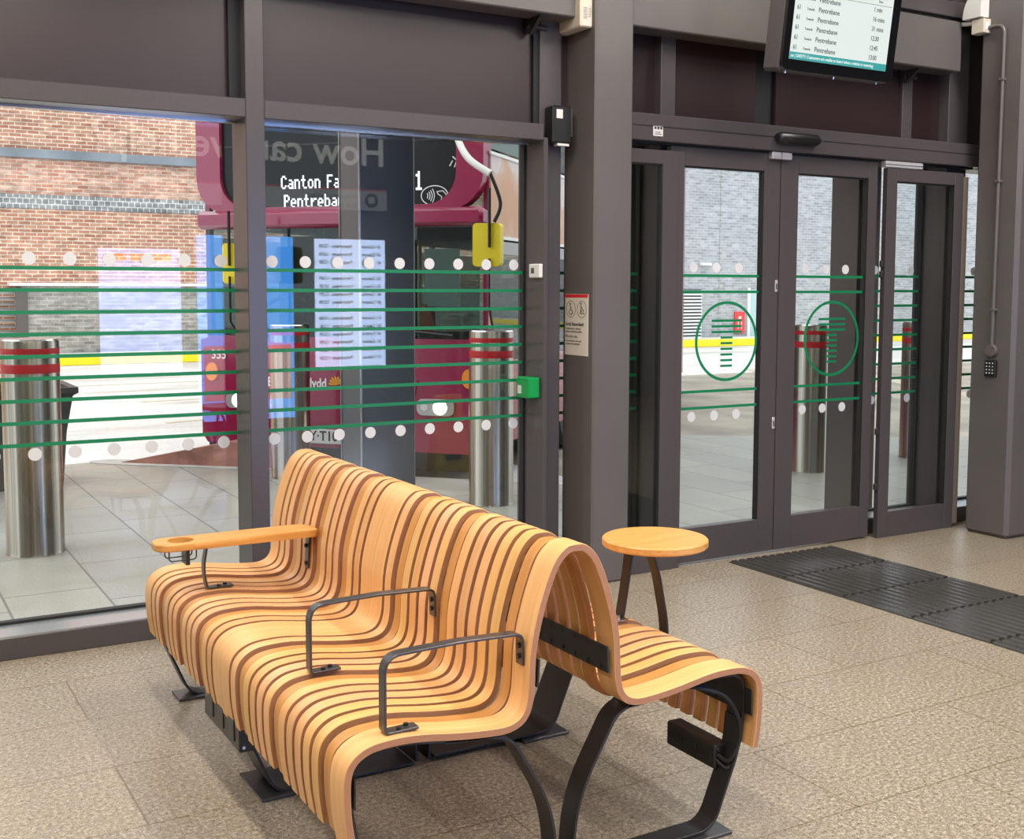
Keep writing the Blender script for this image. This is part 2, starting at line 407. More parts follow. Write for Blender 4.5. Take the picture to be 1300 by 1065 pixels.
# ================================================================== THE BENCH
BX = 1.482; BY0 = 2.25
HALF = [(0, .838), (.03, .832), (.062, .800), (.091, .735), (.115, .655), (.127, .590), (.130, .535), (.134, .485), (.146, .452), (.170, .436), (.21, .432),
        (.30, .440), (.40, .455), (.46, .459), (.52, .455), (.555, .442), (.577, .422), (.588, .395), (.591, .355), (.588, .293), (.578, .228)]
full = [(BX-u, z) for u, z in reversed(HALF)]+[(BX+u, z) for u, z in HALF[1:]]
PROF = catmull(full, 5)
def offset(path, d):
    out = []
    for i in range(len(path)):
        a = Vector(path[max(i-1, 0)]); b = Vector(path[min(i+1, len(path)-1)]); t = (b-a).normalized()
        out.append((path[i][0]+t[1]*d, path[i][1]-t[0]*d))
    return out
bench = thing('bench', 'double-sided curved bench of light wooden slats on black steel legs, two seats back to back', 'bench', (BX, 3.17, 0))
TH = .0175
def slat_mesh(w, rec):
    mb = MB(); mb.strip(offset(PROF, rec), TH, BY0, BY0+w, 0, 1)
    return mb
def place_slat(src, y, col):
    o = src if src.get('used') is None else src.copy()
    if o is not src: C.objects.link(o); o.parent = bench
    else: src['used'] = 1
    o.location = (0, y-BY0, 0); o.color = (*col, 1); return o
s_n = obj('slat', slat_mesh(.0395, 0), [M_wood, M_edge], bench, smooth=35)
s_r = obj('slat', slat_mesh(.0395, .008), [M_wood, M_edge], bench, smooth=35)
s_w = obj('slat', slat_mesh(.0795, 0), [M_wood, M_edge], bench, smooth=35)
GAP, SW = .0180, .03946
def module(y, seq, mirror=False):
    place_slat(s_w, y, (1, .98, .95)); yy = y+.08+GAP
    for ch in seq:
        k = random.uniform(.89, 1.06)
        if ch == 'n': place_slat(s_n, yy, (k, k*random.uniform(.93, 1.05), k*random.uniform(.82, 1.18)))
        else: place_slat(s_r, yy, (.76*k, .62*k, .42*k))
        yy += SW+GAP
    place_slat(s_w, yy, (1, .97, .93))
    return yy+.08
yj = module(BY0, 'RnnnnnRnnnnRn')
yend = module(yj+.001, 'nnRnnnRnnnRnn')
for o_ in (s_n, s_r, s_w): del o_['used']

def seat_frame(y, sgn, w=.06):
    t = MB(); 
    under = offset(PROF, TH+.010)
    n = len(under); half = n//2
    # bearer under each seat, from the lip to the hollow of the back
    L = [p for p in under[:half] if p[0] < BX-.175 and p[0] > BX-.60]
    path = L if sgn == 1 else [(2*BX-p[0], p[1]) for p in L][::-1]
    t.strip(path, .008, y, y+w)
    return t
def leg_mesh(sgn, y, w=.06):
    """one closed foot loop: down from the lip, along the floor, up to the hollow under the back"""
    P = [(-.556, .300), (-.548, .215), (-.462, .012), (-.18, .012), (-.035, .012)]
    P = fillet(P, {1: .05, 2: .05}, 6)
    P = [(BX-sgn*-u if sgn == 1 else BX-u, z) for u, z in P]
    mb = MB(); mb.strip([(p[0], p[1]) for p in P], .008, y, y+w)
    Q = fillet([(-.330, .413), (-.205, .403), (-.150, .385), (-.035, .19), (-.02, .012)], {1: .05, 2: .06, 3: .10}, 6)
    Q = [(BX+u if sgn == 1 else BX-u, z) for u, z in Q]
    mb.strip(Q, .008, y, y+w)
    return mb
FR = (2.285, 3.08, 3.99)
for y in FR:
    fw = .15 if y == 3.08 else .065
    for sgn in (1, -1):
        obj('seat_bearer', seat_frame(y, sgn, fw), M_blackmetal, bench, smooth=35)
        obj('leg', leg_mesh(sgn, y, fw), M_blackmetal, bench, smooth=35)
for sgn in (1, -1):          # small foot plates on the floor under each leg
    for y in FR:
        obj('foot_plate', MB().box(BX+sgn*.34, BX+sgn*.51, y-.02, y+(.19 if y == 3.08 else .085), .001, .010, 0, .002), M_armmetal, bench)
# long bolted rails: inside the arch and inside the lips
for sgn in (1, -1):
    for (ya, yb) in ((2.258, 3.15), (3.19, 4.08)):
        mb = MB(); x = BX+sgn*.108
        if True:
            poly = [(BX+sgn*.0995, .573), (BX+sgn*.1030, .507), (BX+sgn*.0985, .507), (BX+sgn*.0945, .573)]
            mb.prism(poly, 'y', ya, yb)
        n = int((yb-ya-.03)/.0576)
        for k in range(n+1):
            for z in (.518, .562):
                c = Vector((BX+sgn*.0975, ya+.03+k*.0576, z)); d = Vector((-sgn, 0, 0))
                mb.tube([c, c+d*.004], .0055, 8)
        obj('back_rail', mb, M_blackmetal, bench)
        mb = MB(); mb.prism([(BX+sgn*.562, .385), (BX+sgn*.5635, .315), (BX+sgn*.5595, .315), (BX+sgn*.558, .385)], 'y', ya, yb)
        for k in range(n+1):
            for z in (.325, .362):
                c = Vector((BX+sgn*.560, ya+.03+k*.0576, z)); mb.tube([c, c+Vector((-sgn*.004, 0, 0))], .005, 8)
        obj('lip_rail', mb, M_blackmetal, bench)
# power boxes under the lips, with sockets and cable
def power_box(x0, x1, y0, y1, z0, z1, out):
    b = obj('power_box', MB().box(x0, x1, y0, y1, z0, z1, 0, .004), M_blackmetal, bench)
    xs = x0-.001 if out < 0 else x1+.001
    for k in range(3):
        yc = y0+(y1-y0)*(.2+.3*k); obj('socket_plate', MB().box(xs-.002, xs+.002, yc-.028, yc+.028, z0+.02, z1-.02, 0, .002), M_blackpl, b)
    for zc in (z0+.015, z1-.015):
        obj('screw', MB().tube([(x0+.012, y0-.003, zc), (x0+.012, y0+.002, zc)], .005, 8), M_chrome, b)
power_box(.905, .955, 3.05, 3.40, .160, .262, -1)
power_box(1.985, 2.035, 2.335, 2.545, .150, .218, -1)
cab = MB(); cab.tube(catmull([(1.83, 2.36, .405), (1.90, 2.30, .402), (1.975, 2.285, .37), (2.022, 2.285, .30), (2.028, 2.288, .24), (2.005, 2.30, .185), (1.995, 2.335, .19)], 8), .006, 8)
cab.tube(catmull([(1.83, 2.37, .402), (1.92, 2.32, .398), (1.99, 2.30, .36), (2.032, 2.30, .29), (2.022, 2.31, .20), (2.0, 2.30, .165), (1.99, 2.335, .178)], 8), .005, 8)
obj('cable', cab, M_rubber, bench, smooth=40)
# armrests on the left seat
def armrest(y):
    P = [(1.080, .4665), (1.003, .4645), (1.003, .632), (1.190, .637), (1.346, .632), (1.3475, .560)]
    path = fillet(P, {1: .008, 2: .038, 3: .02, 4: .016}, 7)
    mb = MB(); mb.strip([(p[0], p[1]) for p in path], .006, y, y+.032, side=1)
    a = obj('armrest', mb, M_armmetal, bench, smooth=35)
    for (xx, yy) in ((1.035, .009), (1.058, .022)):
        obj('bolt', MB().tube([(xx, y+yy, .464), (xx, y+yy, .471)], .0060, 10), M_blackpl, a)
    for zz in (.580, .605): obj('bolt', MB().tube([(1.3480, y+.016, zz), (1.3420, y+.016, zz)], .0065, 10), M_blackpl, a)
    return a
armrest(2.272); armrest(2.735)
# tray armrest with cup hole
yt = 3.66; ar = MB()
ar.strip(fillet([(1.085, .4665), (1.003, .4645), (.992, .530), (1.005, .604)], {1: .008, 2: .09}, 7), .006, yt+.03, yt+.062, side=1)
ta = obj('armrest', ar, M_armmetal, bench, 'armrest with an oak tray on top', smooth=35)
ab = MB(); ab.strip(fillet([(1.20, .602), (1.346, .602), (1.3405, .488)], {1: .012}, 5), .006, yt+.03, yt+.062, side=1)
obj('back_bracket', ab, M_armmetal, ta, smooth=35)
for (xx, yy) in ((1.038, .039), (1.062, .052)): obj('bolt', MB().tube([(xx, yt+yy, .464), (xx, yt+yy, .471)], .0065, 10), M_blackpl, ta)
for zz in (.505, .565): obj('bolt', MB().tube([(1.3435, yt+.046, zz), (1.336, yt+.046, zz)], .0065, 10), M_blackpl, ta)
def tray_mesh():
    x0, x1, y0, y1, z0, z1 = .828, 1.362, 3.630, 3.750, .608, .632
    cx_, cy_, rh = .915, 3.690, .041
    # outline with round left end corners, split around the cup hole
    def arc(cx, cy, r, a0, a1, n=8): return [(cx+r*math.cos(R(a0+(a1-a0)*k/n)), cy+r*math.sin(R(a0+(a1-a0)*k/n))) for k in range(n+1)]
    out = arc(x0+.05, y0+.05, .05, 180, 270)+arc(x1-.02, y0+.02, .02, 270, 360)+arc(x1-.055, y1-.055, .055, 0, 90)+arc(x0+.05, y1-.05, .05, 90, 180)
    # resample the outline by angle about the hole so it pairs with the hole's ring
    def hit(th):
        d = (math.cos(th), math.sin(th)); best = None
        for i in range(len(out)):
            p = out[i]; r_ = out[(i+1) % len(out)]; ex, ey = r_[0]-p[0], r_[1]-p[1]
            den = d[0]*ey-d[1]*ex
            if abs(den) < 1e-12: continue
            t = ((p[0]-cx_)*ey-(p[1]-cy_)*ex)/den; u = ((p[0]-cx_)*d[1]-(p[1]-cy_)*d[0])/den
            if t > 0 and -1e-9 <= u <= 1+1e-9 and (best is None or t < best): best = t
        return (cx_+d[0]*best, cy_+d[1]*best)
    angs = sorted(set([2*math.pi*k/48 for k in range(48)]+[math.atan2(p[1]-cy_, p[0]-cx_) % (2*math.pi) for p in out]))
    n = len(angs); mb = MB(); vs = []
    for th in angs:
        h = (cx_+rh*math.cos(th), cy_+rh*math.sin(th)); o_ = hit(th)
        c3 = .003; di = ((o_[0]-cx_), (o_[1]-cy_)); ln = math.hypot(*di); oi_ = (o_[0]-di[0]/ln*c3, o_[1]-di[1]/ln*c3)
        vs += [(h[0], h[1], z0), (h[0], h[1], z1), (oi_[0], oi_[1], z1), (o_[0], o_[1], z1-c3), (o_[0], o_[1], z0+c3), (oi_[0], oi_[1], z0)]
    fs = []
    for i in range(n):
        j = (i+1) % n
        for k in range(6): fs.append([i*6+k, i*6+(k+1) % 6, j*6+(k+1) % 6, j*6+k])
    return mb.add(vs, fs)
obj('tray', tray_mesh(), M_tray, ta, 'oak tray with a round cup hole', smooth=40)
ch_ = MB()
for yy in (3.662, 3.718):
    ch_.tube(fillet([(.872, yy, .610), (.872, yy, .572), (.958, yy, .572), (.958, yy, .610)], .012, 4), .0022, 6)
ch_.box(.925, .937, 3.66, 3.72, .555, .608)
obj('cup_holder', ch_, M_blackmetal, ta, smooth=40)
# small round table fixed to the right-hand seat
TX, TY, TZ, TR = 2.070, 2.722, .702, .157
tp = MB(); tp.lathe([(TR-.004, -.024), (TR, -.020), (TR, -.004), (TR-.004, 0)], (TX, TY, TZ), 64)
tb_ = obj('side_table', tp, M_tray, bench, 'round oak side table fixed beside the right seat', smooth=40)
la = MB(); la.strip(fillet([(1.955, .458), (1.975, .458), (1.998, .590), (2.010, .680)], {1: .008, 2: .2}, 6), .007, 2.750, 2.790)
obj('table_leg', la, M_blackmetal, tb_, smooth=35)
lb = MB(); lb.strip(fillet([(2.085, .29), (2.100, .42), (2.062, .60), (2.030, .680)], {1: .09, 2: .10}, 8), .007, 2.690, 2.730)
obj('table_leg', lb, M_blackmetal, tb_, smooth=35)
hd = MB(); hd.box(1.96, 2.13, 2.68, 2.80, .672, .679, 0, .002); obj('table_bracket', hd, M_blackmetal, tb_)
fb = MB(); fb.box(1.945, 1.99, 2.742, 2.798, .456, .461, 0, .001); fb.tube([(1.966, 2.760, .46), (1.966, 2.760, .472)], .009, 10); fb.tube([(1.966, 2.782, .46), (1.966, 2.782, .472)], .009, 10)
obj('fixing', fb, M_chrome, tb_)

# ================================================================== ROOM: glazed front wall (y = 4.75 inner face, glass at 4.93)
W = 4.75; G = 4.93
obj('floor', MB().box(-6, 11, -5, 4.93, -.2, 0), M_floor, None, kind='structure', origin=False)
CEIL = mat('ceiling_white', (.72, .71, .69), .7)
obj('ceiling', MB().box(-6, 11, -5, 5.0, 4.3, 4.5), CEIL, None, kind='structure', origin=False)
WALLM = mat('dark_grey_wall', (.10, .105, .11), .6)
obj('wall_back', MB().box(-6, 11, -3.2, -3.0, 0, 4.3), WALLM, None, kind='structure', origin=False)
obj('wall_left', MB().box(-6, -5.8, -3, 4.75, 0, 4.3), WALLM, None, kind='structure', origin=False)
obj('wall_right', MB().box(10.8, 11, -3, 4.75, 0, 4.3), WALLM, None, kind='structure', origin=False)

def window(name, x0, x1, z0, z1, y=G, stripes=None, mg=M_glass, dots=None, gask=.014, dots_lo=None, label=None, th=.012):
    t = thing(name, None, None, ((x0+x1)/2, y, z0), kind='structure')
    obj('pane', MB().box(x0, x1, y, y+th, z0, z1), mg, t)
    g = MB()
    a = gask
    g.box(x0, x0+a, y-.012, y+th+.012, z0, z1); g.box(x1-a, x1, y-.012, y+th+.012, z0, z1)
    g.box(x0+a, x1-a, y-.012, y+th+.012, z1-a, z1); g.box(x0+a, x1-a, y-.012, y+th+.012, z0, z0+a*.8)
    obj('gasket', g, M_black, t)
    if stripes:
        s = MB()
        for z in stripes: s.box(x0+.001, x1-.004, y-.0016, y-.0004, z-.0076, z+.0076)
        obj('stripe_pattern', s, M_green, t)
    if dots:
        s = MB()
        for (x, z, r) in dots: s.disc((x, y-.0004, z), (1, 0, 0), (0, 0, 1), r, .0012, 24)
        obj('dot_pattern', s, M_dot, t)
    return t
ST = [1.512-.0880*k for k in range(9)]
def dots_row(x0, x1, first, r=.0262, z0=1.549, z1=.770):
    out = []; k = 0
    while first+k*.1525 < x1-.02:
        x = first+k*.1525
        if x > x0+.02: out += [(x, z0, r), (x, z1, r)]
        k += 1
    return out
# fixed glazing: bays
window('window_1', -1.75, 1.512, .094, 2.150, stripes=ST, dots=dots_row(-1.7, 1.5, .655-.1525*15))
window('window_2', 1.530, 2.928, .094, 2.150, stripes=ST, dots=dots_row(1.56, 2.92, 1.644))
window('window_3', 3.06, 3.625, .094, 2.180, stripes=ST, dots=None)
window('window_4', 5.15, 5.752, .094, 2.180, stripes=ST, dots=dots_row(5.2, 5.73, 5.36-.0))
window('window_5', 5.93, 6.75, .094, 2.180, stripes=ST, dots=dots_row(5.95, 6.7, 6.24))
window('window_6', -5.6, -1.83, .094, 2.150, stripes=ST, dots=dots_row(-5.5, -1.9, -5.4))

tr = [0]
def trim(mb, M=M_steel, smooth=None):
    tr[0] += 1
    return obj('trim_%d' % tr[0], mb, M, None, kind='structure', origin=False, smooth=smooth)
B = .003
# sill/plinth and bright sill top
pl = MB(); pl.box(-5.8, 2.928, W, G+.05, 0, .088, 0, B); trim(pl)
trim(MB().box(-5.8, 2.925, W+.004, G-.012, .088, .0935), M_sill)
trim(MB().box(2.928, 3.66, W+.02, G+.05, 0, .094, 0, B)); trim(MB().box(5.15, 5.752, W+.02, G+.05, 0, .085, 0, B)); trim(MB().box(5.152, 5.75, W+.02, G-.012, .085, .0935), M_sill)
trim(MB().box(5.90, 6.8, W, G+.05, 0, .088, 0, B)); trim(MB().box(5.93, 6.75, W+.004, G-.012, .088, .0935), M_sill)
# mullions, full height
trim(MB().box(1.481, 1.561, W, G-.003, .0, 3.6, 0, B))
trim(MB().box(1.495, 1.547, G-.003, G+.06, .0, 3.6, 0))
trim(MB().box(-1.83, -1.75, W, G+.06, .0, 3.6, 0, B))
trim(MB().box(2.928, 3.05, W+.045, G+.06, 0, 3.6, 0, B))
trim(MB().box(2.9245, 2.928+.022, W, G+.06, 0, 2.15, 0, B))
trim(MB().box(3.628, 3.72, W+.02, G+.06, 0, 3.6, 0, B))
trim(MB().box(5.05, 5.15, W+.03, G+.06, 0, 2.3, 0, B))
trim(MB().box(5.755, 5.925, W+.01, G+.06, 0, 3.6, 0, B))
# transoms
for (a, b_) in ((-5.8, -1.83), (-1.75, 1.481), (1.561, 2.9245)):
    trim(MB().box(a, b_, W, G+.05, 2.136, 2.212, 0, B))
    trim(MB().box(a, b_, G-.04, G-.02, 2.128, 2.137), M_sill)
trim(MB().box(3.05, 6.8, W+.03, G+.05, 2.165, 2.30, 0, B))
# spandrel panels above the transoms
for k, (a, b_) in enumerate(((-5.8, -1.83), (-1.75, 1.445), (1.561, 2.90), (3.05, 4.305), (4.451, 5.416), (5.50, 6.8))):
    trim(MB().box(a, b_, W+.08, W+.10, 2.212, 3.05), M_panel)
trim(MB().box(1.43, 1.481, W+.055, W+.12, 2.212, 3.1), M_black); trim(MB().box(4.28, 4.48, W+.11, W+.14, 2.25, 3.1), M_black)
trim(MB().box(5.416, 5.50, W+.06, W+.12, 2.30, 3.1, 0, B)); trim(MB().box(2.90, 2.928, W+.06, W+.12, 2.212, 3.1), M_black)
# long box beam in front of the spandrels and the rail above it, clerestory
trim(MB().box(2.0, 5.72, 4.655, 4.80, 2.700, 2.985, 0, .006), M_col)
trim(MB().box(-5.8, 2.0, 4.655, 4.80, 2.700, 2.985, 0, .006), M_col)
trim(MB().box(-5.8, 6.8, 4.70, 4.84, 3.02, 3.11, 0, .004), M_steel)
trim(MB().box(-5.8, 6.8, 4.72, 4.82, 2.98, 3.025), M_black)
window('window_7', -5.8, 6.8, 3.11, 4.28, y=4.80, mg=M_glass)
for x in (-3.8, -1.8, .0, 1.5, 3.0, 4.40, 5.62): trim(MB().box(x, x+.07, 4.74, 4.86, 3.11, 4.28, 0, B), M_steel)
# small roller brackets under the beam
for x in (2.86, 5.40):
    mb = MB(); mb.prism([(4.68, 2.70), (4.82, 2.70), (4.82, 2.64), (4.78, 2.625)], 'x', x, x+.02); mb.tube([(x-.01, 4.79, 2.665), (x+.10, 4.79, 2.665)], .012, 10)
    obj('blind_bracket', mb, M_armmetal, None, 'small metal bracket under the beam, %s' % ('left of the central steel column' if x < 3 else 'near the right-hand steel column'), 'bracket')
trim(MB().box(6.8, 10.8, W, G+.06, 0, 4.3), M_steel)

# columns
trim(MB().box(3.105, 3.325, 4.585, 4.86, 0, 4.3, 0, .010), M_col, smooth=30)
trim(MB().box(5.760, 6.10, 4.262, 4.56, 0, 4.3, 0, .022), M_col, smooth=30)

# ------------------------------------------------------------------ sliding doors and side screens
YL = 4.69      # face of the leaves
def leaf(name, x0, x1, gx0, gx1, y, gz0=.192, gz1=2.055, z1=2.150, th=.045, z0=.012):
    t = thing(name, None, None, ((x0+x1)/2, y, 0), kind='structure')
    f = MB()
    f.box(x0, gx0, y, y+th, z0, z1, 0, .002); f.box(gx1, x1, y, y+th, z0, z1, 0, .002)
    f.box(gx0, gx1, y+.0005, y+th-.0005, z0, gz0, 0, .002); f.box(gx0, gx1, y+.0005, y+th-.0005, gz1, z1, 0, .002)
    obj('leaf_frame', f, M_steel, t)
    obj('pane', MB().box(gx0, gx1, y+.018, y+.026, gz0, gz1), M_dglass, t)
    g = MB(); a = .009
    g.box(gx0, gx0+a*.4, y+.006, y+.034, gz0, gz1); g.box(gx1-a, gx1, y+.006, y+.034, gz0, gz1); g.box(gx0, gx1, y+.006, y+.034, gz1-a*.7, gz1)
    obj('gasket', g, M_black, t)
    return t
d1 = leaf('door_1', 3.640, 4.368, 3.723, 4.256, YL)
d2 = leaf('door_2', 4.374, 5.100, 4.500, 5.030, YL)
YG = YL+.018
def door_film(t, gx0, gx1, cx):
    s = MB(); x0, x1 = gx0+.004, gx1+.002
    for z in (1.503, 1.420, .903, .817): s.box(x0, x1, YG-.0016, YG-.0004, z-.0072, z+.0072)
    obj('stripe_pattern', s, M_green, t)
    s = MB(); s.ring((cx, YG-.0004, 1.161), (1, 0, 0), (0, 0, 1), .203, .203, .0155, .0012)
    for k in range(3): s.box(cx-.102, cx+.102, YG-.0016, YG-.0004, 1.263-.0295*k, 1.276-.0295*k)
    for k in range(6): s.box(cx-.040, cx+.040, YG-.0016, YG-.0004, 1.175-.0298*k, 1.187-.0298*k)
    obj('emblem', s, M_green, t, 'green ring emblem with a letter T of stacked bars')
    s = MB(); x = gx0+.085-.005
    while x < gx1-.02:
        for z in (1.545, .773): s.disc((x, YG-.0004, z), (1, 0, 0), (0, 0, 1), .0262, .0012, 24)
        x += .1515
    obj('dot_pattern', s, M_dot, t)
door_film(d1, 3.723, 4.256, 4.031); door_film(d2, 4.500, 5.030, 4.790)
for z in (1.452, .712):
    mb = MB(); mb.box(4.342, 4.362, YL-.006, YL, z-.032, z+.032, 0, .004); o_ = obj('lock', mb, M_alu, d1)
    mb = MB(); mb.box(4.348, 4.356, YL-.0065, YL-.0059, z-.018, z+.012); obj('keyhole', mb, M_black, o_)
# side screens stand in front of the leaves' outer edges
YS = 4.655
w8 = leaf('window_8', 3.30, 3.655, 3.335, 3.560, YS, .10, 2.050, 2.118, .035, 0)
trim(MB().box(3.655, 3.700, 4.66, 4.689, 0, 2.12, 0, .002))
w9 = leaf('window_9', 5.140, 5.780, 5.222, 5.705, YS, .150, 2.045, 2.118, .035, 0)
trim(MB().box(5.790, 5.835, 4.665, 4.70, .02, 2.10, 0, .002), mat('pale_brown_trim', (.30, .24, .19), .5))
hg = MB()
for z in (.30, .62, 1.52, 1.58): hg.box(5.118, 5.139, 4.66, 4.68, z-.018, z+.018, 0, .003)
obj('hinge', hg, M_armmetal, w9)
# door operator header
trim(MB().box(3.327, 5.960, 4.655, 4.775, 2.160, 2.292, 0, .004))
trim(MB().box(3.33, 5.958, 4.652, 4.655, 2.232, 2.234), M_armmetal)
trim(MB().box(3.33, 5.90, 4.69, 4.73, 2.150, 2.160), M_black)
for (a, b_) in ((4.262, 4.345), (4.352, 4.44), (5.12, 5.42), (5.70, 5.90), (3.14, 3.24)):
    pass
hb = thing('door_track_carrier', 'pair of pale metal door carriers hanging at the meeting point of the sliding doors', 'door carrier', (4.35, 4.67, 2.13))
for (a, b_) in ((4.285, 4.352), (4.358, 4.425)):
    mb = MB(); mb.box(a, b_, 4.664, 4.70, 2.120, 2.158, 0, .003); mb.box(a+.002, b_-.002, 4.661, 4.664, 2.134, 2.138); obj('carrier_block', mb, M_alu, hb)
mb = MB(); mb.box(5.120, 5.42, 4.650, 4.690, 2.121, 2.133, 0, .002); mb.box(5.120, 5.42, 4.650, 4.690, 2.137, 2.155, 0, .002)
obj('door_track_bar', mb, M_alu, None, 'bright metal track bar under the door header above the right side screen', 'track bar')
# motion sensor, sticker, other small wall things
ms = thing('motion_sensor', 'black rounded motion sensor on the door header above the sliding doors', 'sensor', (4.437, 4.62, 2.20))
mb = MB(); mb.lathe([(.001, -.150), (.022, -.146), (.030, -.13), (.031, 0), (.030, .13), (.022, .146), (.001, .150)], (0, 0, 0), 20, M=Matrix.Translation((4.437, 4.637, 2.228)) @ Matrix.Rotation(R(90), 4, 'Y'))
obj('sensor_body', mb, M_blackpl, ms, smooth=50)
obj('sensor_lens', MB().box(4.34, 4.365, 4.605, 4.61, 2.212, 2.226, 0, .002), mat('sensor_lens', (.05, .03, .02), .1), ms)
sk = thing('sticker', 'small square white sticker on the door header beside the central column', 'sticker', (3.52, 4.6545, 2.19))
obj('sticker_sheet', MB().box(3.495, 3.555, 4.6535, 4.6545, 2.185, 2.235), M_white, sk)
mb = MB()
for k in range(3): mb.box(3.502+.018*k, 3.514+.018*k, 4.6528, 4.6534, 2.218, 2.230)
mb.box(3.505, 3.545, 4.6528, 4.6534, 2.193, 2.196); mb.box(3.505, 3.540, 4.6528, 4.6534, 2.202, 2.205)
obj('sticker_print', mb, M_text, sk)

th_ = thing('thermostat', 'small cream thermostat on the window jamb left of the central steel column', 'thermostat', (2.9245, 4.80, 1.48))
obj('thermostat_body', MB().box(2.903, 2.9245, 4.752, 4.850, 1.486, 1.553, 0, .004), M_white, th_)
obj('thermostat_screen', MB().box(2.9018, 2.9032, 4.80, 4.828, 1.508, 1.534), mat('lcd_grey', (.06, .07, .07), .3), th_)
er = thing('emergency_release', 'green emergency door release box on the window jamb beside the central column', 'call point', (2.90, 4.80, .90))
obj('release_box', MB().box(2.858, 2.9245, 4.775, 4.895, .905, 1.005, 0, .005), mat('green_plastic', (.0, .30, .06), .35), er)
obj('release_label', MB().box(2.8568, 2.8582, 4.84, 4.875, .925, .965), M_white, er)
bb = thing('card_reader', 'black wall unit on the jamb behind the upper part of the central column', 'control unit', (3.02, 4.72, 2.13))
obj('reader_body', MB().box(2.955, 3.060, 4.72, 4.794, 2.125, 2.300, 0, .006), M_blackpl, bb)
obj('reader_label', MB().box(2.975, 3.010, 4.7188, 4.72, 2.240, 2.282), M_white, bb)
obj('reader_lamp', MB().box(2.985, 3.050, 4.725, 4.76, 2.113, 2.124), M_white, bb)
wb = thing('access_point', 'white rectangular box mounted high on the left face of the central column', 'wall box', (3.05, 4.72, 2.65))
obj('box_body', MB().box(3.035, 3.104, 4.612, 4.925, 2.652, 3.02, 0, .006), mat('white_box', (.66, .58, .47), .4), wb)
mb = MB()
mb.box(3.088, 3.0895, 4.6105, 4.6122, 2.70, 2.75)
for k in range(7): mb.box(3.052, 3.072, 4.6105, 4.6122, 2.690+k*.008, 2.693+k*.008)
for k in range(4): mb.box(3.078, 3.094, 4.6105, 4.6122, 2.70+k*.011, 2.7025+k*.011)
obj('box_label', mb, mat('grey_print', (.3, .28, .28), .6), wb)

# priority sign on the column's left face (x = 3.105)
XF = 3.1048
sg = thing('priority_sign', 'small white and red priority area sign with wheelchair symbol on the central column', 'sign', (XF, 4.73, 1.10))
obj('sign_plate', MB().box(XF-.003, XF, 4.628, 4.832, 1.110, 1.408, 0, .001), mat('sign_cream', (.74, .68, .58), .45), sg)
obj('red_stripe', MB().box(XF-.0040, XF-.0028, 4.629, 4.831, 1.392, 1.4075), mat('sign_red', (.68, .02, .025), .45), sg)
AXL, AYL = (0, -1, 0), (0, 0, 1)
mb = MB(); XT = XF-.0031
for cy_ in (4.778, 4.682): mb.ring((XT, cy_, 1.335), AXL, AYL, .040, .040, .0022, .0006, 40)
# wheelchair figure
c0 = (XT, 4.778, 1.335)
mb.disc((XT, 4.784, 1.360), AXL, AYL, .0055, .0006, 14); mb.ring((XT, 4.779, 1.322), AXL, AYL, .014, .014, .004, .0006, 24, 0, 130, 380)
def seg2(mb, x, P, w, th=.0006, o=(0, 0)):
    for (a, b_) in zip(P[:-1], P[1:]):
        d = Vector((b_[0]-a[0], b_[1]-a[1])).normalized(); n_ = Vector((-d.y, d.x))*w/2
        mb.plate([(a[0]+n_.x, a[1]+n_.y), (b_[0]+n_.x, b_[1]+n_.y), (b_[0]-n_.x, b_[1]-n_.y), (a[0]-n_.x, a[1]-n_.y)][::-1], (x, 4.778+o[0], 1.335+o[1]), AXL, AYL, th)
seg2(mb, XT, [(-.006, .018), (-.003, -.002), (.009, -.002), (.014, -.019), (.019, -.017)], .0045); seg2(mb, XT, [(-.004, .009), (.007, .008)], .0035)
# adult with pushchair
mb.disc((XT, 4.690, 1.362), AXL, AYL, .0052, .0006, 14)
seg2(mb, XT, [(-.008, .020), (-.007, .0), (-.016, -.024)], .005, o=(-.096, 0)); seg2(mb, XT, [(-.006, .0), (-.001, -.024)], .0045, o=(-.096, 0)); seg2(mb, XT, [(-.007, .013), (.006, .004), (.012, -.010), (.020, -.002)], .0035, o=(-.096, 0))
for dx in (.010, .019): mb.ring((XT, 4.682-dx, 1.316), AXL, AYL, .0035, .0035, .002, .0006, 12)
obj('sign_symbols', mb, M_text, sg)
writing([('Ardal flaenoriaeth', .026, (XT, 4.822, 1.262), 'LEFT', .0004, .84), ('I ddefnyddwyr cadeiriau', .0135, (XT, 4.822, 1.240)), ('olwyn a chadeiriau gwthio', .0135, (XT, 4.822, 1.226)),
         ('Priority area', .022, (XT, 4.822, 1.202), 'LEFT', 0, .92), ('For wheelchair users and', .0135, (XT, 4.822, 1.180)), ('people with pushchairs', .0135, (XT, 4.822, 1.166))], 'sign_text', M_text, sg, LEFTF)

# right-hand column fittings (left face x = 5.76)
XC = 5.7598
kp = thing('keypad', 'small black entry keypad on the left face of the right-hand steel column', 'keypad', (XC, 4.40, .93))
obj('keypad_body', MB().box(XC-.022, XC, 4.362, 4.437, .935, 1.030, 0, .004), M_blackpl, kp)
mb = MB()
for i in range(3):
    for j in range(4): mb.box(XC-.0235, XC-.022, 4.376+.020*i, 4.383+.020*i, .952+.019*j, .958+.019*j)
obj('key_marks', mb, M_wtext, kp)
cn = thing('conduit', 'grey conduit pipe running down the right-hand steel column to a round box', 'pipe', (XC, 4.40, 1.05))
pth = fillet([(XC-.018, 4.498, 2.925), (XC-.018, 4.385, 2.925), (XC-.018, 4.394, 1.10)], {1: .07}, 8)
obj('pipe', MB().tube(pth, .011, 12), M_col, cn, smooth=50)
for z in (2.05, 1.32, 2.62):
    obj('pipe_clip', MB().box(XC-.032, XC, 4.373, 4.409, z-.008, z+.008, 0, .003), M_col, cn)
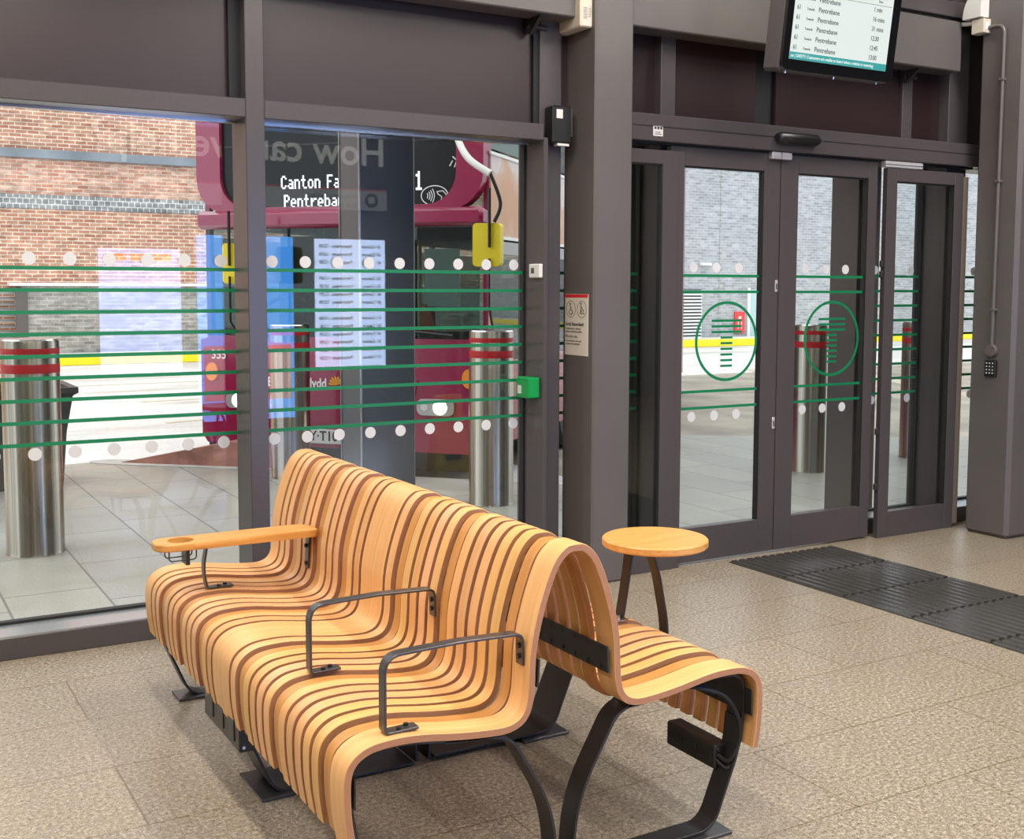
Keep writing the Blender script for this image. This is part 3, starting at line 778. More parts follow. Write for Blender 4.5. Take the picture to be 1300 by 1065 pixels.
mb = MB(); mb.lathe([(.035, 0), (.037, .004), (.037, .024), (.034, .028)], (0, 0, 0), 28, M=Matrix.Translation((XC, 4.397, 1.085)) @ Matrix.Rotation(R(-90), 4, 'Y'))
obj('junction_box', mb, M_col, cn, smooth=40)
el = thing('wall_lamp', 'white quarter-round lamp with cream box, top of the right-hand column', 'lamp', (XC, 4.53, 2.90))
mb = MB(); qp = [(4.628, 2.985), (4.628, 3.0)]+[(4.628-.002-.125*(1-math.cos(R(a)))*.98, 3.0+.145*math.sin(R(a))) for a in range(10, 95, 8)]+[(4.505, 2.985)]
mb.prism(qp, 'x', XC-.075, XC-.004); obj('lamp_housing', mb, M_white, el)
obj('cream_box', MB().box(XC-.062, XC, 4.490, 4.575, 2.895, 2.975, 0, .003), M_cream, el)
obj('box_sticker', MB().box(XC-.045, XC-.020, 4.4885, 4.490, 2.915, 2.955), M_wtext, el)
obj('lamp_arm', MB().tube([(XC-.03, 4.59, 2.965), (XC-.03, 4.68, 2.975)], .012, 10), M_white, el)

# ------------------------------------------------------------------ hanging departure screen
ds = thing('departure_screen', 'hanging departure screen with bus times in a dark grey housing, tilted down', 'screen', (4.05, 4.02, 2.40))
tilt = R(-7.5); c_w = Vector((4.057, 4.0, 2.424))          # centre of the lower front edge
TM = Matrix.Translation(c_w) @ Matrix.Rotation(-tilt, 4, 'X')
# screen box in its own frame: x across, y depth, z up along the face
def tb(mb): mb.v = [tuple(TM @ Vector(v)) for v in mb.v]; return mb
Wd, Hd = .352, .50
obj('housing', tb(MB().box(-Wd, Wd, .004, .120, -.004, Hd, 0, .012)), M_steel, ds)
rp = []
for (cx_, cz_, a0) in ((Wd-.03, .03, -90), (Wd-.03, Hd-.03, 0), (-Wd+.03, Hd-.03, 90), (-Wd+.03, .03, 180)):
    rp += [(cx_+.03*math.cos(R(a0+k*15)), cz_+.03*math.sin(R(a0+k*15))) for k in range(7)]
obj('bezel', tb(MB().prism([(p[0], p[1]) for p in rp], 'y', -.012, .006)), mat('gloss_black', (.006, .006, .007), .12), ds)
obj('display', tb(MB().box(-Wd+.038, Wd-.052, -.0135, -.012, .048, Hd-.035)), mat('lit_display', (.1, .1, .1), .3, emit=(.66, .74, .70), es=1.0), ds)
obj('header_rule', tb(MB().box(-Wd+.05, Wd-.06, -.0142, -.0135, .338, .3395)), M_text, ds)
obj('footer_bar', tb(MB().box(-Wd+.038, Wd-.052, -.0142, -.0135, .048, .080)), mat('teal_display', (.02, .1, .1), .3, emit=(.03, .26, .25), es=1.0), ds)
mt = TM @ FRONT
def screen_text(items, name, M):
    mb = MB()
    for (t, s, x, z, sx) in items:
        me = text_mesh(t, s, 'LEFT', .0002, sx, .0003); T = TM @ Matrix.Translation((x, -.0146, z)) @ RX
        mb.add([T @ v.co for v in me.vertices], [list(p.vertices) for p in me.polygons]); bpy.data.meshes.remove(me)
    return obj(name, mb, M, ds)
rows = ['1 min', '16 mins', '31 mins', '12:30', '12:45', '13:00']; it = []
M_dtext = mat('display_text', (.02, .03, .03), .6)
for k, rt in enumerate(rows):
    z = .101+(5-k)*.0432
    it += [('61', .030, -.300, z, .8), ('Towards', .0150, -.240, z-.002, .85), ('Pentrebane', .031, -.170, z, .92), (rt, .030, .175, z, .82)]
it += [('Destination', .016, -.170, .360, .9), ('Time', .015, .20, .355, .9)]
screen_text(it, 'display_text', M_dtext)
screen_text([('on | SAFETY: Customers are unable to board when a vehicle is reversing', .0205, -.308, .064, .86)], 'footer_text', mat('footer_text', (.1, .1, .1), .5, emit=(.75, .85, .84), es=1))
for x in (-.30, 0.0, .28): obj('screw', MB().tube([TM @ Vector((x, .02, -.004)), TM @ Vector((x, .02, -.014))], .007, 10), M_chrome, ds)
mb = MB(); mb.box(4.03, 4.09, 4.03, 4.09, 2.90, 4.30, 0, .004); mb.box(4.00, 4.12, 3.97, 4.12, 2.885, 2.91, 0, .003)
obj('mounting_arm', mb, M_steel, ds)

# ------------------------------------------------------------------ tactile paving (two tiles wide)
tac = thing('tactile_paving', 'strip of dark grey ribbed tactile tiles leading to the sliding doors', 'tactile paving', (4.37, 2.5, 0))
M_tac = mat('dark_grey_rubber_tile', (.052, .049, .045), .24, noise=(30, .12), spec=.6)
def tac_tile(x, y):
    mb = MB(); w = .3725; mb.box(x+.001, x+w-.001, y+.001, y+.399, .0005, .004)
    nb = 7
    for k in range(nb):
        cx_ = x+(k+.5)*w/nb; hw = .0185
        z1 = .0115
        mb.prism([(cx_-hw, .004), (cx_-hw+.004, z1), (cx_+hw-.004, z1), (cx_+hw, .004)], 'y', y+.008, y+.392)
    return mb
y = 4.622-.4
t0 = obj('tactile_tile', tac_tile(4.000, y), M_tac, tac)
for i in range(2):
    for j in range(5):
        if i == j == 0: continue
        c = t0.copy(); C.objects.link(c); c.parent = tac; c.location = (i*.3735, -j*.402, 0)

# ------------------------------------------------------------------ behind the camera: information wall seen in the window reflections
YB = -1.55
tot = thing('information_wall', 'dark information wall behind the viewer, seen only as a reflection in the window', 'information wall', (4.2, YB-.2, 0))
obj('wall_body', MB().box(1.9, 5.4, YB-.35, YB-.02, 0, 3.3, 0, .01), mat('slate_panel', (.03, .035, .045), .5), tot)
EM = lambda n, c, s: mat(n, (.02, .02, .02), .4, emit=c, es=s)
def scr(name, label, x0, x1, z0, z1, M):
    t = thing(name, label, 'screen', ((x0+x1)/2, YB, z0)); obj('screen_panel', MB().box(x0, x1, YB-.018, YB, z0, z1), M, t); return t
s1_ = scr('timetable_screen', 'tall pale timetable screen, reflected in the right-hand window', 4.268, 5.050, .600, 1.935, EM('pale_screen', (.55, .68, 1.0), 11))
its = []
for k in range(15):
    z = 1.86-k*.083
    its += [('61 Canton', .050, (5.00, YB+.002, z), 'LEFT', .0012), ('Pentrebane', .050, (4.68, YB+.002, z), 'LEFT', .0012), ('12:30', .050, (4.42, YB+.002, z), 'LEFT', .0012)]
writing(its, 'screen_text', M_text, s1_, BACKF)
s2_ = scr('advert_screen', 'tall bright blue advert screen, reflected beside the window mullion', 3.05, 4.030, .10, 1.945, EM('blue_screen', (.07, .36, 1.0), 9.0))
obj('advert_picture', MB().box(3.1, 4.0, YB, YB+.002, .30, .85), EM('advert_picture', (.9, .55, .6), 3.5), s2_)
s3_ = scr('help_screen', 'pale lilac screen with an orange header, reflected in the left-hand window', 2.125, 2.890, .60, 1.800, EM('lilac_screen', (.42, .52, 1.0), 9.0))
mb = MB()
for k in range(3): mb.box(2.20+.21*k, 2.38+.21*k, YB, YB+.002, 1.68, 1.75)
obj('screen_header', mb, EM('orange_header', (1.0, .25, .02), 9), s3_)
obj('screen_rule', MB().box(2.13, 2.885, YB, YB+.002, 1.60, 1.61), M_text, s3_)
hs = thing('help_sign', 'large pale help lettering on a dark wall, reflected across the bus windscreen', 'sign', (4.4, YB, 2.2))
writing([('How can we help?', .40, (5.06, YB+.004, 2.83), 'LEFT', .006)], 'help_lettering', EM('pale_lettering', (.85, .82, .75), 1.8), hs, BACKF)
obj('guide_strip', MB().box(3.0, 5.075, YB, YB+.004, 2.240, 2.455), EM('pale_strip', (.75, .78, .78), .9), hs)
obj('guide_strip_edge', MB().box(3.0, 5.075, YB, YB+.005, 2.445, 2.462), EM('red_strip', (.8, .03, .04), 1.2), hs)
writing([('Amserau bysiau', .085, (4.74, YB+.006, 2.38)), ('Bus times', .085, (4.74, YB+.006, 2.29))], 'guide_lettering', M_text, hs, BACKF)
mb = MB(); mb.disc((4.90, YB+.006, 2.345), (-1, 0, 0), (0, 0, 1), .075, -.002, 28); obj('guide_roundel', mb, M_text, hs)
mb = MB(); mb.box(4.862, 4.938, YB+.008, YB+.010, 2.315, 2.385); obj('bus_symbol', mb, M_white, hs)
# yellow caution board standing to the right of the frame
cb = thing('caution_board', 'yellow wet floor caution board, reflected beside the right bollard', 'caution board', (4.05, 1.9, 0))
for sg_ in (1, -1):
    P = [(-.15, 0), (-.11, 0), (-.07, .03), (.07, .03), (.11, 0), (.15, 0), (.11, .62), (-.11, .62)]
    mb = MB(); tl = R(9)*sg_
    vs = []
    mb.plate(P, (4.05, 1.9-sg_*.10, 0), (1, 0, 0), (0, sg_*math.sin(R(9)), math.cos(R(9))), .012)
    o_ = obj('board_panel', mb, M_yel, cb)
    mb = MB(); mb.plate([(-.07, .12), (.07, .12), (.07, .16), (-.07, .16)], (4.05, 1.9-sg_*.10-sg_*.004 if sg_ == 1 else 1.9+.116, 0), (1, 0, 0), (0, sg_*math.sin(R(9)), math.cos(R(9))), .003)
    obj('board_print', mb, M_text, o_)

# ================================================================== OUTSIDE
obj('ground_far', MB().box(-60, 90, G+.0, 80, -.4, -.125), M_road, None, kind='structure', origin=False)
PV = [(-40, G+.05), (40, G+.05), (40, 7.2)]
# saw-tooth edge of the pavement: bays at an angle
edge = [(9.6, 7.30), (7.0, 9.02), (6.2, 7.9), (4.6, 7.05), (2.75, 9.02), (1.75, 9.90), (1.52, 9.86), (-3, 9.6), (-8, 12.5), (-40, 12)]
obj('pavement_ground', MB().prism(PV+edge, 'z', -.3, -.001), M_pave, None, kind='structure', origin=False)
obj('ground_brown', MB().prism([(5.2, 7.2), (40, 5.5), (60, 17.0), (6.6, 16.3), (5.0, 12)], 'z', -.126, -.121), M_road2, None, kind='structure', origin=False)  # nearer part of the roadway in a browner, mottled tone
# red stained kerb wedge beside the bus
kd = Vector((.745, -.667, 0)).normalized() if False else Vector((2.702-2.007, 9.058-9.682, 0)).normalized(); kn = Vector((-kd.y, kd.x, 0))
a = Vector((1.95, 9.735, 0)); L = 1.35
mb = MB(); hh = .20
vs = [a, a+kd*.75, a+kd*L, a+kn*.02, a+kd*.75+kn*.20, a+kd*L+kn*.20]
top = [a+Vector((0, 0, .006)), a+kd*.95+Vector((0, 0, hh)), a+kd*L+Vector((0, 0, hh)), a+kn*.02+Vector((0, 0, .004)), a+kd*.95+kn*.20+Vector((0, 0, hh)), a+kd*L+kn*.20+Vector((0, 0, hh))]
bot = [p+Vector((0, 0, .0041)) for p in (a, a+kd*.95, a+kd*L, a+kn*.02, a+kd*.95+kn*.20, a+kd*L+kn*.20)]
mb.add(bot+top, [[0, 1, 7, 6], [1, 2, 8, 7], [3, 9, 10, 4], [4, 10, 11, 5], [6, 7, 10, 9], [7, 8, 11, 10], [0, 6, 9, 3], [2, 5, 11, 8], [0, 3, 4, 1], [1, 4, 5, 2]])
obj('bay_kerb', mb, M_kerbred, None, 'raised red stained concrete kerb wedge in front of the bus bay', 'kerb')
mb = MB(); np_ = [a+kd*L-kn*.10, a-kn*.10, a-kd*.24-kn*.07, a-kd*.30+kn*.02, a-kd*.20+kn*.14, a+kn*.16, a+kd*.1+kn*.02, a+kd*L]
mb.prism([(p.x, p.y) for p in np_], 'z', .0, .004); obj('kerb_edging', mb, M_kerbgrey, None, 'flat grey kerb edging with a rounded nose around the red kerb', 'kerb')

# bollards
def bollard(x, y, label, first=[None]):
    if first[0] is None:
        t = thing('bollard', label, 'bollard', (x, y, 0), 'steel bollards outside the windows')
        r = .148
        obj('post', MB().lathe([(r+.004, 0), (r, .012), (r, 1.140), (r-.003, 1.150)], (x, y, 0), 48), M_steelb, t, smooth=40)
        obj('cap', MB().lathe([(r, 1.150), (r-.004, 1.158), (.04, 1.163)], (x, y, 0), 48), M_chrome, t, smooth=60)
        obj('red_band', MB().lathe([(r+.001, 1.080), (r+.0012, 1.081), (r+.0012, 1.109), (r+.001, 1.110)], (x, y, 0), 48), M_red, t, smooth=40)
        obj('red_band', MB().lathe([(r+.001, .978), (r+.0012, .979), (r+.0012, 1.025), (r+.001, 1.026)], (x, y, 0), 48), M_red, t, smooth=40)
        first[0] = t; return t
    c = copy_tree(first[0]); c.location = (x, y, 0); c['label'] = label; return c
bollard(.878, 6.68, 'leftmost steel bollard with two red bands, outside the left-hand window')
bollard(3.735, 6.72, 'steel bollard in front of the bus headlamp, at the right end of the window')
bollard(2.930, 8.40, 'steel bollard partly behind the window mullion, beside the bus number plate')
bollard(6.620, 6.72, 'steel bollard seen through the right-hand sliding door leaf')
bollard(7.960, 6.80, 'steel bollard seen through the narrow right side screen, furthest right')

# outside columns under the canopy edge
def outcol(x0, x1, y0, y1, M=M_col):
    o_ = obj('column', MB().box(x0, x1, y0, y1, -.001, 4.5, 0, .008), M, None, kind='structure', origin=False, smooth=30)
    return o_
M_slate = mat('slate_blue_column', (.075, .088, .105), .35)
oc = outcol(2.42, 2.745, 5.80, 6.08, M_slate)
obj('corner_strip', MB().box(2.415, 2.424, 5.795, 5.804, 0, 4.45), M_sill, oc); obj('corner_strip', MB().box(2.415, 2.424, 6.076, 6.085, 0, 4.45), M_sill, oc)
BASE[oc] = Vector((0, 0, 0))
outcol(5.45, 5.64, 5.15, 5.31, mat('brown_column', (.16, .115, .10), .4))
kp2 = thing('outside_keypad', 'small black keypad on the brown column outside the right door leaf', 'keypad', (5.53, 5.14, .98))
obj('keypad_body', MB().box(5.492, 5.548, 5.130, 5.1495, 1.03, 1.13, 0, .004), M_blackpl, kp2)
mb = MB()
for i in range(3):
    for j in range(4): mb.box(5.501+.015*i, 5.507+.015*i, 5.1288, 5.130, 1.045+.020*j, 1.051+.020*j)
obj('key_marks', mb, M_wtext, kp2)
# outer return panels beside the door opening (greenish dark)
obj('trim_40', MB().box(3.575, 3.635, 4.965, 5.02, 0, 2.3, 0, .003), mat('dark_green_grey', (.05, .065, .058), .25), None, kind='structure', origin=False)

# ---- far buildings
YW = 25.0
bw = thing('red_brick_building', 'long red brick building with grey band courses beyond the bus bays', 'building', (0, YW, -.12))
obj('brick_wall', MB().box(-30, 18.9, YW, YW+.6, -.13, 3.10), M_brick, bw)
obj('brick_wall', MB().box(-30, 18.9, YW, YW+.6, 3.10, 3.98), M_brick2, bw, 'stained brick between the band courses')
obj('brick_wall', MB().box(-30, 15.5, YW+.08, YW+.6, 3.98, 9.0), M_brick, bw)
obj('stone_ledge', MB().box(-30, 15.5, YW-.10, YW+.3, 3.97, 4.15, 0, .01), M_ledge, bw)
obj('dentil_course', MB().box(-30, 18.9, YW-.03, YW+.1, 2.98, 3.26), M_dentil, bw)
gw = obj('grey_plinth_wall', MB().box(3.13, 18.9, YW-.35, YW-.001, -.12, 1.44), M_gbrick2, None, 'low grey brick wall with a white coping in front of the red brick building', 'wall')
obj('wall_coping', MB().box(2.9, 12.0, YW-.42, YW+.0, 1.44, 1.50, 0, .01), M_wtext, gw)
BASE[gw] = BASE[gw]
lv = thing('louvre_panel', 'grey louvred panel at the left end of the low grey wall', 'louvre', (2.9, YW-.05, -.1))
mb = MB(); mb.box(3.0, 3.22, YW-.42, YW-.36, .35, 1.38); obj('louvre_frame', mb, M_col, lv)
mb = MB()
for k in range(9): mb.prism([(YW-.30, .40+k*.11), (YW-.22, .44+k*.11), (YW-.22, .45+k*.11), (YW-.30, .41+k*.11)], 'x', 2.6, 3.0)
obj('louvre_blades', mb, mat('louvre_grey', (.3, .3, .31), .5), lv)
gb = thing('grey_brick_building', 'tall pale grey brick building behind the glass doors', 'building', (30, YW, -.12))
obj('brick_wall', MB().box(18.9, 60, YW+.005, YW+.6, -.13, 12), M_gbrick, gb)
obj('movement_joint', MB().box(21.1, 21.12, YW-.002, YW+.004, -.12, 12), M_gbrick2, gb)
lv2 = thing('slatted_vent', 'tall white slatted vent on the grey brick building, left of the left door emblem', 'vent', (20.1, YW, .1))
obj('vent_back', MB().box(19.5, 20.45, YW-.04, YW-.001, .05, 1.40), mat('vent_dark', (.06, .065, .08), .6), lv2)
mb = MB()
for k in range(15): mb.box(19.5, 20.45, YW-.08, YW-.04, .07+k*.090, .115+k*.090)
obj('vent_slats', mb, M_wtext, lv2)
gd = thing('glazed_door', 'pale turquoise glazed door in the grey brick building', 'door', (22.45, YW, -.1))
obj('door_panel', MB().box(22.2, 22.75, YW-.03, YW-.001, -.1, 1.40), mat('turquoise_glass', (.45, .62, .64), .2), gd)
obj('door_frame', MB().box(22.12, 22.2, YW-.06, YW-.001, -.1, 1.45), M_wtext, gd)
fs_ = thing('red_hydrant_sign', 'small red sign on the grey brick building, right of the left door emblem', 'sign', (21.85, YW, .25))
obj('sign_plate', MB().box(21.66, 22.02, YW-.05, YW-.001, .18, .78, 0, .005), mat('hydrant_red', (.75, .06, .06), .5), fs_)
mb = MB()
for (u, v, w_, h_) in ((-.07, -.16, .025, .20), (.045, -.16, .025, .20), (-.05, -.08, .10, .025), (-.05, .12, .10, .07)): mb.box(21.84+u, 21.84+u+w_, YW-.053, YW-.05, .46+v, .46+v+h_)
obj('sign_marks', mb, M_wtext, fs_)
sp = obj('wall_lamp', MB().box(20.4, 20.75, YW-.12, YW, 2.05, 2.12, 0, .01), M_wtext, None, 'small white lamp on the grey brick building above the emblem', 'lamp')
yk = thing('yellow_kerb', 'long yellow painted kerb along the foot of the far buildings', 'kerb', (10, 24.3, -.12))
obj('kerb_face', MB().box(-30, 60, 24.1, 24.4, -.12, .055, 0, .01), mat('yellow_paint', (.92, .72, .01), .5, noise=(3, .05)), yk)
obj('kerb_path', MB().box(-30, 60, 24.4, YW-.43, -.12, .10, 0, .01), M_road, yk)
# road markings: faint diagonal lines
mb = MB()
for (x, y, dx, dy) in ((3.5, 16, 3.2, .3), (2.5, 19, 5, .2), (3.2, 13.4, 3.0, .5)): mb.prism([(x, y), (x+dx, y+dy), (x+dx, y+dy+.12), (x, y+.12)], 'z', -.125, -.121)
for (x, y) in ((12.6, 12.2), (14.2, 11.6)): mb.prism([(x, y), (x+.3, y-.1), (x+2.8, y+4.8), (x+2.5, y+4.9)], 'z', -.121, -.1185)
obj('road_marking', mb, mat('faded_line', (.55, .50, .36), .6), None, 'faint pale lines painted on the bus station roadway', 'road marking')

# ---- planter behind the leftmost bollard
px_, py_ = .88, 9.05
plt = thing('planter', 'dark tapered planter with shrubs behind the leftmost bollard', 'planter', (px_, py_, 0))
mb = MB(); vs = []
prof = [(.47, 0.0), (.50, .40), (.545, .66), (.58, .68), (.58, .72), (.52, .72), (.50, .64)]
for (r_, z_) in prof:
    for (sx_, sy_) in ((-1, -1), (1, -1), (1, 1), (-1, 1)): vs.append((px_+sx_*r_, py_+sy_*r_*.6, z_))
fs2 = [[i*4+k, i*4+(k+1) % 4, (i+1)*4+(k+1) % 4, (i+1)*4+k] for i in range(len(prof)-1) for k in range(4)]+[[3, 2, 1, 0], [24, 25, 26, 27]]
mb.add(vs, fs2); obj('planter_box', mb, mat('dark_bronze', (.045, .040, .036), .5), plt)
mb = MB()
for k in range(420):
    x = px_+random.uniform(-.5, .5); y_ = py_+random.uniform(-.28, .28); z = .68+random.random()**1.5*.34
    a_ = random.uniform(0, 6.28); l = random.uniform(.03, .07); d = Vector((math.cos(a_), math.sin(a_), random.uniform(.2, 1.2))).normalized(); n_ = d.cross(Vector((0, 0, 1))).normalized()*l*.22
    p = Vector((x, y_, z)); mb.add([p, p+d*l*.5+n_, p+d*l, p+d*l*.5-n_], [[0, 1, 2, 3]])
obj('shrub_leaves', mb, mat('shrub_green', (.09, .19, .05), .7, spec=.2), plt)

# ================================================================== THE BUS
# local frame: +X to the viewer's right along the front, +Y back along the bus, origin under the middle of the front
ang = R(-48.2)
Rr = Vector((4.25, 7.75, 0)); nrm = Vector((-math.cos(R(48.2)), math.sin(R(48.2)), 0)); bc = Rr+nrm*1.25
bus = thing('double_decker_bus', 'magenta double-decker bus facing the window with a lit destination display', 'bus', (bc.x, bc.y, -.0), rotz=ang)
BASE[bus] = Vector((0, 0, 0))
def bo(name, mb, M, parent=bus, **k): return obj(name, mb, M, parent, **k)
HW = 1.245; LEN = 8.9
def rrect(x0, x1, z0, z1, r, n=6):
    P = []
    for (cx_, cz_, a0) in ((x1-r, z0+r, -90), (x1-r, z1-r, 0), (x0+r, z1-r, 90), (x0+r, z0+r, 180)):
        P += [(cx_+r*math.cos(R(a0+90*k/n)), cz_+r*math.sin(R(a0+90*k/n))) for k in range(n+1)]
    return P
def frame_with_hole(mb, outer, hole, y0, y1):
    """flat panel between two outlines with the same number of points"""
    n = len(outer); vs = [(p[0], y0, p[1]) for p in outer]+[(p[0], y0, p[1]) for p in hole]+[(p[0], y1, p[1]) for p in outer]+[(p[0], y1, p[1]) for p in hole]
    fs = []
    for i in range(n):
        j = (i+1) % n
        fs += [[i, j, n+j, n+i], [2*n+i, 3*n+i, 3*n+j, 2*n+j], [i, 2*n+i, 2*n+j, j], [n+i, n+j, 3*n+j, 3*n+i]]
    mb.add(vs, fs)
# front shell: lower body, band and upper surround
lo = MB()
frontpoly = [(-HW, .22), (-HW+.05, .15), (HW-.05, .15), (HW, .22), (HW, 1.00), (HW-.12, 1.04), (-HW+.12, 1.04), (-HW, 1.00)]
lo.prism([(p[0], p[1]) for p in frontpoly], 'y', .0, .10)
for z in (.62, .66, .50): lo.box(-.80, .75, -.004, .0, z, z+.012)
lo.prism([(-.62, .345), (.62, .345), (.70, .72), (-.70, .72)], 'y', -.012, 0)
bo('front_panel', lo, M_mag)
bo('skirt', MB().box(-HW+.05, HW-.05, .02, .12, .01, .16), M_blackpl)
bd = MB(); bd.box(-HW, HW, -.05, .25, 1.905, 2.050, 0, .03); bo('front_band', bd, M_mag, smooth=40)
up = MB(); frame_with_hole(up, rrect(-HW, HW, 2.03, 4.25, .28), rrect(-HW+.22, HW-.22, 2.075, 3.95, .24), -.02, .10); bo('upper_surround', up, M_mag)
bo('upper_windscreen', MB().prism(rrect(-HW+.21, HW-.21, 2.07, 3.96, .22), 'y', .02, .05), mat('dark_screen_glass', (.006, .008, .009), .25, spec=.25))
for z in (2.56,):
    bo('wiper_bar', MB().box(-1.0, 1.0, .012, .02, z, z+.012), M_blackpl)
ws = MB(); ws.box(-HW+.05, HW-.05, .03, .04, 1.04, 1.905); bo('lower_windscreen', ws, M_busglass)
# side walls, roof, floor, back
sb = MB()
for sx_ in (1, -1):
    x0, x1 = (HW-.04, HW) if sx_ == 1 else (-HW, -HW+.04)
    sb.box(x0, x1, .10, LEN, .18, .85); sb.box(x0, x1, .10, LEN, 3.60, 4.25)
    for (ya, yb) in ((.10, .16), (1.4, 1.46), (3.2, 3.3), (5, 5.1), (7, 7.1), (8.7, LEN)): sb.box(x0, x1, ya, yb, .85, 3.6)
bo('side_panel', sb, M_mag)
bo('roof', MB().box(-HW, HW, .0, LEN, 4.2, 4.3, 0, .05), M_mag); bo('rear_wall', MB().box(-HW, HW, LEN-.05, LEN, .2, 4.25), M_mag)
fl = MB(); fl.box(-HW+.04, HW-.04, .05, LEN-.05, .18, .30); fl.box(-HW+.04, HW-.04, .05, LEN-.05, 1.93, 2.0); bo('deck_floor', fl, M_dark)
# advert strip and window rows on the side that faces the doors
ad = MB(); ad.box(HW, HW+.012, .12, 7.5, 1.84, 2.45)
M_ad = mat('peach_advert', (.66, .38, .24), .5); q = NT(M_ad); tcx = q.n('TexCoord').outputs['Object']
nz = q.noise(tcx, 2.2, 3); q.l(q.ramp(nz, [(.38, (.62, .34, .20)), (.5, (.66, .42, .30)), (.56, (.70, .62, .62)), (.68, (.60, .48, .52))]), q.b.inputs['Base Color'])
bo('advert_panel', ad, M_ad)
ae = MB(); ae.box(HW+.004, HW+.02, .10, 7.52, 2.45, 2.475); ae.box(HW+.004, HW+.02, .10, 7.52, 1.815, 1.84); bo('advert_edge', ae, M_wtext)
bo('vent_strip', MB().box(HW, HW+.014, .12, 7.5, 1.70, 1.80), mat('bus_grey', (.40, .41, .40), .5))
for (ya, yb) in ((.16, 1.40), (1.46, 3.2), (3.3, 5.0), (5.1, 7.0), (7.1, 8.7)):
    bo('side_window', MB().box(HW-.02, HW-.008, ya, yb, 2.50, 3.58), mat('upper_side_glass', (.12, .18, .15), .1) if ya < 1 else M_busglass)
    bo('side_window', MB().box(HW-.02, HW-.008, ya, yb, .85, 1.70), M_busglass)
    bo('side_window', MB().box(-HW+.008, -HW+.02, ya, yb, .85, 1.85), M_busglass)
    bo('side_window', MB().box(-HW+.008, -HW+.02, ya, yb, 2.50, 3.58), M_busglass)
bo('upper_seat', MB().box(.95, 1.18, .45, .60, 2.3, 2.72, 0, .04), mat('teal_seat', (.04, .42, .38), .6))
# cab interior
ci = thing  # (no helper objects; the cab pieces are parts of the bus)
bo('dashboard', MB().prism([(.06, .98), (.50, .98), (.50, 1.08), (.10, 1.06)], 'x', -HW+.06, HW-.06), M_dark)
bo('cab_partition', MB().box(-HW+.05, .15, 1.25, 1.30, .3, 1.9), M_dark)
bo('glow_panel', MB().box(.22, .55, 1.30, 1.33, 1.27, 1.78), mat('daylight_glow', (.30, .38, .35), .4, emit=(.35, .45, .42), es=.35))  # added glowing panel standing in for daylight seen through the bus
bo('driver_seat', MB().box(-.95, -.50, .70, .95, .8, 1.55, 0, .08), mat('seat_grey', (.05, .06, .07), .8))
sw_ = MB(); sw_.ring((-.70, .42, 1.22), (1, 0, 0), (0, .8, .6), .22, .22, .03, .03, 32); bo('steering_wheel', sw_, M_blackpl)
hv = MB(); hv.prism([(.56, 1.06), (.69, 1.06), (.60, 1.30), (.57, 1.30)], 'y', .40, .44); bo('hazard_cone', hv, mat('hivis_orange', (.9, .12, .02), .6))
po = MB()
for (x, y_) in ((.30, 1.0), (.95, .9), (1.05, 1.6)): po.tube([(x, y_, .3), (x, y_, 1.93)], .018, 10)
bo('grab_pole', po, M_yel, smooth=50)
sd = MB(); sd.box(-.2, HW-.1, .06, .10, 1.80, 1.90); bo('sun_visor', sd, M_blackpl)
wp = MB(); wp.tube([(.15, -.01, 1.02), (.62, -.02, 1.10), (1.0, -.02, 1.07)], .012, 8); wp.tube([(-1.0, -.01, 1.10), (-.45, -.02, 1.08)], .012, 8); bo('wiper', wp, M_blackpl)
# headlamps, fog lights, indicators, plate
M_lit = mat('headlamp_lit', (.9, .9, .85), .2, emit=(1.0, .92, .72), es=14)
M_lamp = mat('headlamp_glass', (.5, .5, .5), .08, metal=.4)
for sx_ in (1, -1):
    x = sx_*.85
    hl = bo('headlamp', MB().prism(rrect(x-.155, x+.155, .445, .575, .05), 'y', -.02, .01), M_lamp)
    mb = MB(); mb.disc((x+sx_*.04, -.0205, .51), (1, 0, 0), (0, 0, 1), .056, .002, 20); obj('bulb', mb, M_lit, hl)
    mb = MB(); mb.disc((x-sx_*.09, -.0205, .51), (1, 0, 0), (0, 0, 1), .030, .002, 20); obj('reflector', mb, M_chrome, hl)
    mb = MB(); mb.disc((sx_*1.13, -.012, .74), (1, 0, 0), (0, 0, 1), .055, .02, 20, ry=.075); bo('indicator', mb, mat('amber', (.9, .28, .02), .3))
pln = bo('number_plate', MB().box(-.27, .25, -.022, -.010, .185, .300, 0, .002), mat('plate_white', (.72, .72, .70), .45))
writing([('Y\u00b7T10', .110, (-.235, -.0235, .243), 'LEFT', .002, .92)], 'plate_text', M_text, pln)
